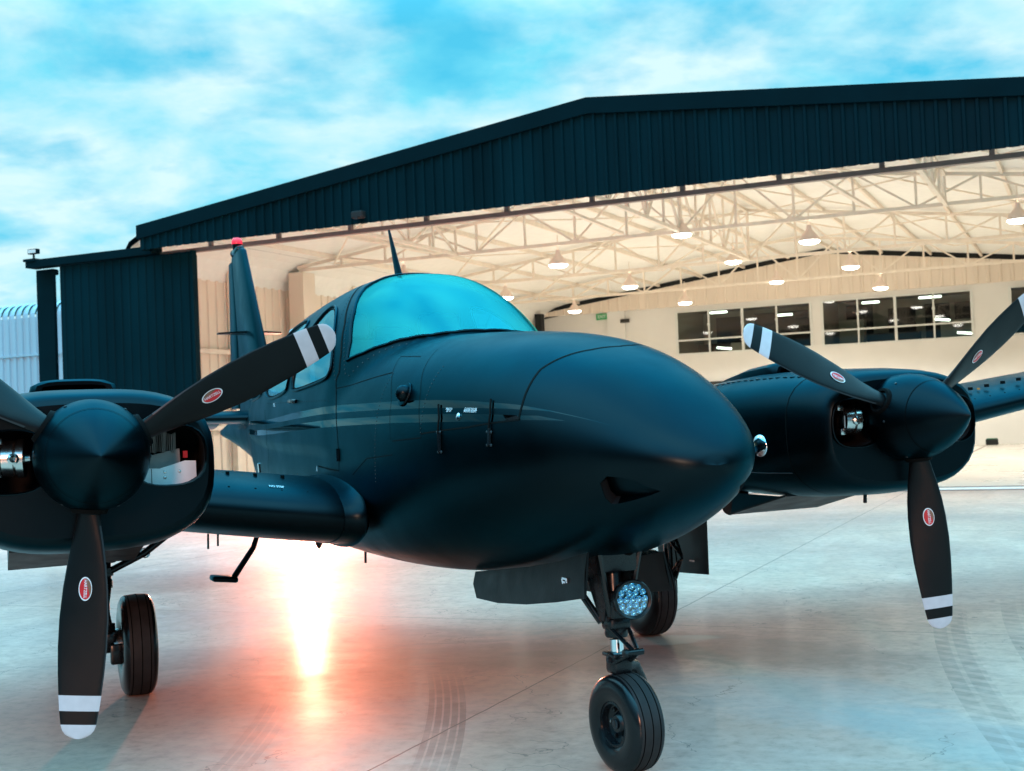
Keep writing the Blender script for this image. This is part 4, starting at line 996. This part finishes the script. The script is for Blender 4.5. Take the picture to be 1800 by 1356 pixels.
    b.prism([(-.165, cy + .12, 1.10), (-.165, cy + .375, 1.10), (-.165, cy + .375, 1.188), (-.165, cy + .335, 1.19), (-.165, cy + .245, 1.165), (-.165, cy + .12, 1.17)], (-.006, 0, 0), 'alu')
    for y, z in ((.168, 1.152), (.168, 1.128), (.262, 1.152), (.262, 1.132), (.315, 1.152)): b.lathe([(0, .0065), (.003, .005), (.004, 0)], (-.165, cy + y, z), (1, 0, 0), 'silver', 8)
    b.box((-.1635, cy + .215, 1.135), (.001, .002, .06), 'line'); b.box((-.225, cy + .345, 1.212), (.015, .016, .026), 'red')
    b.build('baffle', na)
    return na
for s in (-1, 1): nacelle(s)

# ---- propellers
def blade_mb():
    b = MB(); RS = [.10, .15, .19, .24, .30, .38, .46, .56, .66, .75, .821, .822, .873, .874, .92, .921, .94, .953, .963, .968]
    rings = []; n = 20
    chf = pchip([.1, .15, .2, .26, .34, .45, .56, .68, .78, .87, .92, .945, .96, .968], [.072, .076, .088, .112, .142, .166, .175, .168, .152, .134, .120, .100, .066, .02])
    thf = pchip([.1, .2, .3, .5, .8, .968], [.070, .052, .034, .020, .011, .006]); twf = pchip([.1, .3, .5, .75, .968], [R(46), R(40), R(30), R(20), R(15)])
    for r in RS:
        ch, th, tw = chf(r), thf(r), twf(r); ring = []
        for k in range(n):
            a = 2 * pi * k / n; u = cos(a) * ch / 2; v = sin(a) * th / 2 * (1 if sin(a) > 0 else .45)
            # blade runs along -z; chord along y (leading edge +y), camber side faces +x
            ring.append(Vector((v * cos(tw) + u * sin(tw) * 1.0, u * cos(tw) - v * sin(tw), -r)))
        rings.append(ring)
    def mf(i, k):
        r = (RS[i] + RS[i + 1]) / 2
        if .821 < r < .8735 or r > .9205: return 'white'
        if k in (0, n - 1) and r > .25: return 'rivet'
        return 'blade'
    b.loft(rings, 'blade', mfun=mf)
    # decal: oval badge on the forward face
    def face(y, r, lift=.0012):
        tw = twf(r); ch, th = chf(r), thf(r); u = y / cos(tw); a = math.acos(max(-1, min(1, 2 * u / ch))); v = sin(a) * th / 2
        return Vector((v * cos(tw) + u * sin(tw) + lift, y - v * sin(tw), -r))
    c = .457; ea, eb = .041, .021
    def oval(sc_, m, lift, cut=None):
        k = 28; q = [(eb * sc_ * sin(2 * pi * i / k), ea * sc_ * cos(2 * pi * i / k)) for i in range(k)]
        if cut is not None: q = [p for p in q if p[0] < p[1] * .25 + .009]
        b.add([face(y + .004, c + z, lift) for y, z in q], [tuple(range(len(q)))], m)
    oval(1.0, 'wtext', .0035); oval(.88, 'brown', .0045); oval(.87, 'red', .0052, -1)
    textmesh(b, 'HARTZELL', .0135, lambda x, y: face(.004 + y, c + x, .0062), 'wtext')
    return b
blade_mesh = None
def propeller(s, ph):
    global blade_mesh
    e = bpy.data.objects.new('propeller', None); COL.objects.link(e); e.parent = ap; e.location = (0, 1.78 if s < 0 else 1.762, 1.226 if s < 0 else 1.230); e.location.y *= s if s < 0 else 1
    b = MB(); prof = [(-.10, .17), (-.10, .188), (-.085, .194), (-.02, .196), (.03, .192), (.09, .178), (.15, .153), (.21, .121), (.265, .084), (.31, .048), (.345, .017), (.357, .006), (.360, 0)]
    b.lathe(prof, (0, 0, 0), (1, 0, 0), 'satin', 64); b.lathe([(-.10, .17), (-.16, .12), (-.16, .0)], (0, 0, 0), (1, 0, 0), 'dark', 32)
    b.lathe([(.135, .1612), (.138, .1602)], (0, 0, 0), (1, 0, 0), 'line', 64)
    for k in range(3):
        a = ph + k * 2 * pi / 3; d = Vector((0, sin(a), -cos(a)))
        b.lathe([(.145, .066), (.186, .063), (.2, .058), (.2, .045)], (-.005, 0, 0), d, 'line', 20)
        for q in (-.5, .5):
            aa = a + q; p = Vector((.03, sin(aa) * .1925, -cos(aa) * .1925)); b.lathe([(0, .006), (.002, .005), (.003, 0)], p, (0, sin(aa), -cos(aa)), 'rivet', 8)
    b.build('spinner', e, smooth=35)
    for k in range(3):
        if blade_mesh is None: o = blade_mb().build('blade', e, smooth=40); blade_mesh = o.data
        else: o = bpy.data.objects.new('blade', blade_mesh); COL.objects.link(o); o.parent = e
        o.rotation_euler = (ph + k * 2 * pi / 3, 0, 0)
    return e
propeller(-1, -.0804); propeller(1, .100)

# ---- tail
b = MB(); rg = []
def fin_ring(z, xl, xt, th):
    us = [.5 * (1 - cos(pi * k / 10)) for k in range(11)]; ch = xl - xt
    p = [(u, naca(u, th, True) - .009 * (1 - (2 * u - .8) ** 2 / .9)) for u in us[::-1]]; p += [(u, -v) for u, v in p[::-1][1:-1]]
    return [Vector((xl - u * ch, v * ch, z)) for u, v in p]
for z, xl, xt in ((1.40, -5.2, -6.95), (1.62, -5.42, -6.92), (1.80, -5.60, -6.90), (2.0, -5.75, -6.92), (2.87, -6.42, -7.08), (2.90, -6.5, -7.06)): rg.append(fin_ring(z, xl, xt - .0, .10))
b.loft(rg, 'satin'); fin = AP(b, 'vertical_fin', smooth=45)
b = MB(); b.loft([fin_ring(z, xl, xt, .10) for z, xl, xt in ((1.5, -6.85, -7.36), (2.2, -6.85, -7.28), (2.84, -6.99, -7.24))], 'satin'); b.build('rudder', fin, smooth=45)
b = MB(); b.box((-6.78, 0, 2.905), (.36, .075, .07), 'gloss', None, .03); b.lathe([(0, .035), (.05, .04), (.08, .045)], (-6.78, 0, 2.89), (0, 0, 1), 'satin', 16); b.build('beacon_base', fin, smooth=40)
b = MB(); b.lathe([(0, .048), (.03, .048), (.055, .035), (.062, 0)], (-6.78, 0, 2.97), (0, 0, 1), 'beacon', 20); b.build('beacon', fin, smooth=60)
for s in (-1, 1):
    b = MB(); b.prism([(-6.15, s * .03, 2.13), (-6.32, s * .27, 2.13), (-6.40, s * .27, 2.13), (-6.45, s * .03, 2.13)], (0, 0, .014), 'satin'); b.build('navigation_antenna', fin)
def stab(s):
    b = MB(); b.loft([foil(-5.75, 1.15, .10, 1.40, s * .05), foil(-5.85, 1.02, .10, 1.41, s * .5), foil(-6.3, .66, .09, 1.44, s * 2.05), foil(-6.42, .45, .05, 1.44, s * 2.12)], 'satin'); o = AP(b, 'horizontal_stabilizer', smooth=45)
    b = MB(); b.loft([foil(-6.82, .40, .12, 1.388, s * .2, 12, .16), foil(-6.90, .28, .12, 1.43, s * 2.0, 12, .16)], 'satin'); b.build('elevator', o, smooth=45)
stab(-1); stab(1)
# ---- entry step
b = MB(); b.tube([(-2.25, -.76, .80), (-2.3, -.80, .66), (-2.42, -.885, .50)], [.012, .015, .017], 'satin', 12)
b.box((-2.44, -.94, .490), (.12, .14, .032), 'satin', Matrix.Rotation(-.12, 3, 'X'), .012); AP(b, 'entry_step', smooth=40)

# ---- landing gear
def wheel(par, c, Rr, wd, grooves, rim_r, steer=0):
    e = bpy.data.objects.new('wheel', None); COL.objects.link(e); e.parent = par; e.location = c; e.rotation_euler = (0, 0, steer)
    hw = wd / 2; prof = []
    prof += [(-hw * .62, rim_r * .98), (-hw * .85, rim_r * 1.02), (-hw * .98, rim_r * 1.2), (-hw, (Rr + rim_r) / 2), (-hw * .94, Rr * .86), (-hw * .80, Rr * .95), (-hw * .66, Rr * .982)]
    m_ = ['wall'] * 6; g_ = .0045; gd = .007
    xs_ = [-hw * .5 + hw * i / (grooves - 1) for i in range(grooves)] if grooves > 1 else [0]
    cr_ = lambda x: Rr * (1 - .018 * (x / (hw * .66)) ** 2)
    for x in xs_: prof += [(x - g_ / 2, cr_(x)), (x - g_ / 2, cr_(x) - gd), (x + g_ / 2, cr_(x) - gd), (x + g_ / 2, cr_(x))]; m_ += ['tyre', 'line', 'line', 'line']
    prof += [(a * -1, r) for a, r in prof[:7][::-1]]; m_ += ['tyre'] + ['wall'] * 6
    b = MB(); b.lathe(prof, (0, 0, 0), (0, 1, 0), 'tyre', 64, mfun=lambda i: m_[i] if i < len(m_) else 'wall')
    t_ = b.build('tyre', e, smooth=30)
    b = MB(); p2 = [(-hw * .80, rim_r * 1.0), (-hw * .82, rim_r * .90), (-hw * .45, rim_r * .84), (-hw * .30, rim_r * .55), (-hw * .55, rim_r * .42), (-hw * .62, rim_r * .36), (-hw * .62, 0)]
    b.lathe(p2, (0, 0, 0), (0, 1, 0), 'gear', 40); b.lathe([(-a, r) for a, r in p2], (0, 0, 0), (0, 1, 0), 'gear', 40)
    for k in range(6):
        a = k * pi / 3
        for sg in (-1, 1): b.lathe([(0, .009), (.01, .008), (.011, 0)], (cos(a) * rim_r * .66, sg * hw * .36, sin(a) * rim_r * .66), (0, sg, 0), 'silver' if k % 3 == 0 else 'gear', 6)
    b.lathe([(-hw * .7, .018), (-hw * .74, .012), (-hw * .74, 0)], (0, 0, 0), (0, 1, 0), 'rivet', 12)
    b.build('rim', e, smooth=35)
    return e
ng = bpy.data.objects.new('nose_gear', None); COL.objects.link(ng); ng.parent = ap; ng.location = (0, 0, 0)
wheel(ng, (.47, .0, .1745), .178, .135, 3, .082, .10)
b = MB()   # upper leg: two side plates, cylinder
b.lathe([(0, .030), (.30, .034), (.31, .040), (.345, .040)], (.41, 0, .86), (.02, 0, -1), 'gear', 20)
for s in (-1, 1):
    b.prism([(.30, s * .09, .88), (.47, s * .10, .88), (.46, s * .045, .60), (.435, s * .04, .54), (.40, s * .04, .54)], (0, s * .012, 0), 'gear')
    b.tube([(.30, s * .09, .86), (.385, s * .036, .55)], .013, 'gear', 8); b.tube([(.48, s * .095, .86), (.455, s * .036, .56)], .012, 'gear', 8)
b.box((.47, 0, .80), (.02, .15, .16), 'gear', None, .008); b.box((.45, 0, .60), (.07, .085, .10), 'gear', None, .012)
b.lathe([(0, .022), (.008, .022), (.009, 0)], (.481, .035, .80), (1, 0, 0), 'line', 16)
b.box((.425, 0, .528), (.09, .085, .05), 'gear', None, .015); b.tube([(.44, -.05, .55), (.44, .05, .55)], .012, 'rivet', 8)
b.lathe([(0, .042), (.02, .044), (.03, .040)], (.425, 0, .51), (0, 0, -1), 'gear', 20)
b.build('strut', ng, smooth=40)
b = MB(); b.lathe([(0, .0255), (.13, .0255)], (.423, 0, .47), (.06, 0, -1), 'chrome', 24); b.build('piston', ng, smooth=60)
b = MB(); b.box((.435, 0, .383), (.085, .075, .075), 'gear', None, .015); b.box((.435, 0, .417), (.10, .09, .016), 'gear', None, .006)
b.tube([(.42, .03, .375), (.385, .085, .36), (.365, .122, .30), (.40, .132, .22), (.47, .12, .178)], [.028, .026, .024, .022, .024], 'gear', 12)
b.tube([(.47, .11, .178), (.47, -.05, .178)], .014, 'gear', 10); b.tube([(.44, -.05, .40), (.44, .05, .40)], .010, 'rivet', 8)
b.build('fork', ng, smooth=45)
b = MB()
for s in (-1, 1): b.tube([(.455, s * .034, .515), (.565, s * .01, .452)], .008, 'gear', 8); b.tube([(.455, s * .034, .39), (.56, s * .012, .437)], .009, 'gear', 8)
b.tube([(.56, -.03, .442), (.56, .035, .442)], .012, 'gear', 10); b.lathe([(0, .015), (.012, .015), (.014, 0)], (.56, -.03, .442), (0, -1, 0), 'gear', 8)
b.build('torque_link', ng, smooth=40)
b = MB(); b.tube([(.30, -.10, .665), (.385, -.04, .53)], .014, 'gear', 10); b.lathe([(-.02, .02), (.02, .02)], (.30, -.10, .665), (0, 1, 0), 'gear', 12); b.tube([(.25, -.05, .80), (.39, -.02, .60)], .010, 'gear', 8); b.build('drag_brace', ng, smooth=40)
# landing light
e = bpy.data.objects.new('landing_light', None); COL.objects.link(e); e.parent = ng; e.location = (.545, .008, .628); e.rotation_euler = (0, -.05, -.12)
b = MB(); b.lathe([(-.06, .03), (-.055, .055), (-.02, .070), (.012, .072), (.016, .068), (.012, .060), (0, .060)], (0, 0, 0), (1, 0, 0), 'gear', 36); b.box((-.05, 0, 0), (.04, .05, .09), 'gear', None, .01)
def lamp_child(mb, nm): 
    o = mb.build(nm, ng, smooth=40); o.location = e.location; o.rotation_euler = e.rotation_euler; return o
lh = b.build('landing_light', ng, smooth=40); lh.location = e.location; lh.rotation_euler = e.rotation_euler; bpy.data.objects.remove(e)
b = MB(); b.lathe([(-.012, .06), (-.012, 0)], (0, 0, 0), (1, 0, 0), 'gear', 24)
cells = [(0, 0)] + [(.024 * cos(k * pi / 3), .024 * sin(k * pi / 3)) for k in range(6)] + [(.047 * cos(k * pi / 6), .047 * sin(k * pi / 6)) for k in range(12)]
for y, z in cells: b.lathe([(.006, .0118), (-.004, .0085), (-.009, .003), (-.003, .003), (-.001, 0)], (0, y, z), (1, 0, 0), 'led', 12)
for y, z in cells: b.lathe([(.006, .0118), (.0065, .0122), (.006, .0128)], (0, y, z), (1, 0, 0), 'chrome', 12)
b.build('reflector', lh, smooth=50)
b = MB(); b.lathe([(.008, .061), (.012, .04), (.014, 0)], (0, 0, 0), (1, 0, 0), 'lens', 28); b.build('lens', lh, smooth=60)
# doors of the nose wheel bay
for s in (-1, 1):
    b = MB(); y0 = s * .20; ty = s * .222
    top = [(.64, .82), (.3, .75), (0, .71), (-.48, .650)]; bo = [(-.41, .545), (-.2, .553), (.05, .575), (.35, .615), (.60, .662)]
    if s > 0: top[0] = (.46, .79); bo[-1] = (.43, .668); bo[-2] = (.3, .64)
    tx = [.64, .40, .12, -.18, -.47] if s < 0 else [.44, .22, 0, -.22, -.45]
    tz = pchip([-.48, 0, .3, .64], [.650, .71, .75, .82]); bz = pchip([-.44, -.2, .05, .35, .61], [.547, .553, .575, .615, .665])
    for dy in (0, s * .008):
        b.loft([[Vector((x, y0 + dy, tz(x))) for x in tx], [Vector((x - .005, (y0 + ty) / 2 + dy, (tz(x) + bz(x)) / 2)) for x in tx], [Vector((x + (.06 if x == tx[-1] else .01), ty + dy, bz(x))) for x in tx]], 'blade', close=False, caps=(False, False))
    ed = [(x, y0, tz(x)) for x in tx] + [(x + (.06 if i_ == 0 else .01), ty, bz(x)) for i_, x in enumerate(tx[::-1])]
    b.add([Vector(p) for p in ed] + [Vector(p) + Vector((0, s * .008, 0)) for p in ed], [(i, (i + 1) % 10, 10 + (i + 1) % 10, 10 + i) for i in range(10)], 'blade')
    if s < 0:
        c_ = (.50, -.2465, .635)
        mm = Matrix.Rotation(.15, 3, 'X'); b.box((.48, -.2255, .715), (.040, .002, .007), 'wtext', mm); b.box((.464, -.2270, .705), (.007, .002, .018), 'wtext', mm); b.box((.478, -.2275, .703), (.016, .002, .007), 'wtext', mm); b.box((.498, -.2268, .708), (.007, .002, .012), 'wtext', mm)
    b.build('gear_door', ng)
def main_gear(s):
    e = bpy.data.objects.new('main_gear', None); COL.objects.link(e); e.parent = ap
    X = -2.03; y = s * 1.45; ys = s * 1.60
    wheel(e, (X, y, .2465), .25, .168, 3, .112)
    b = MB(); b.lathe([(0, .038), (.34, .038), (.35, .044), (.38, .044)], (X, ys, .92), (0, 0, -1), 'gear', 18); b.tube([(X, ys - s * .0, .54), (X, ys, .30)], .026, 'chrome' if False else 'gear', 14)
    b.box((X, ys, .27), (.09, .07, .10), 'gear', None, .015); b.tube([(X, ys, .25), (X, y, .25)], .022, 'gear', 12)
    for z in (.34, .62): b.lathe([(-.02, .05), (.02, .05)], (X, ys, z), (0, 0, 1), 'gear', 14)
    for s2 in (-1, 1): b.tube([(X + .03, ys + s2 * .03, .58), (X + .16, ys, .46)], .01, 'gear', 8); b.tube([(X + .03, ys + s2 * .03, .32), (X + .16, ys, .45)], .01, 'gear', 8)
    b.build('strut', e, smooth=40)
    b = MB(); b.tube([(X + .02, ys + s * .02, .60), (X + .02, s * 1.40, .70), (X + .02, s * 1.18, .86)], .018, 'gear', 10); b.lathe([(-.03, .024), (.03, .024)], (X + .02, s * 1.40, .70), (1, 0, 0), 'gear', 10); b.build('side_brace', e, smooth=40)
    b = MB(); b.lathe([(-.02, .04), (-.02, .085), (.02, .085), (.02, .04)], (X, ys - s * .055, .25), (0, 1, 0), 'silver', 24); 
    b.build('brake_disc', e, smooth=40)
    b = MB(); b.box((X + .075, ys - s * .05, .22), (.05, .07, .10), 'gear', None, .01); b.box((X + .06, ys - s * .02, .30), (.06, .05, .05), 'gear', None, .01); b.tube([(X + .05, ys, .30), (X + .10, ys, .42), (X + .05, ys + s * .01, .6)], .005, 'line', 6); b.build('brake_caliper', e, smooth=40)
    b = MB(); yd = s * 1.71
    b.prism([(X + .30, yd - s * .02, .88), (X - .30, yd - s * .02, .88), (X - .34, yd + s * .01, .40), (X - .12, yd + s * .012, .33), (X + .24, yd + s * .012, .35)], (0, s * .008, 0), 'blade')
    b.box((X + .1, yd - s * .01, .42), (.04, .01, .008), 'wtext'); b.build('gear_door', e)
main_gear(-1); main_gear(1)
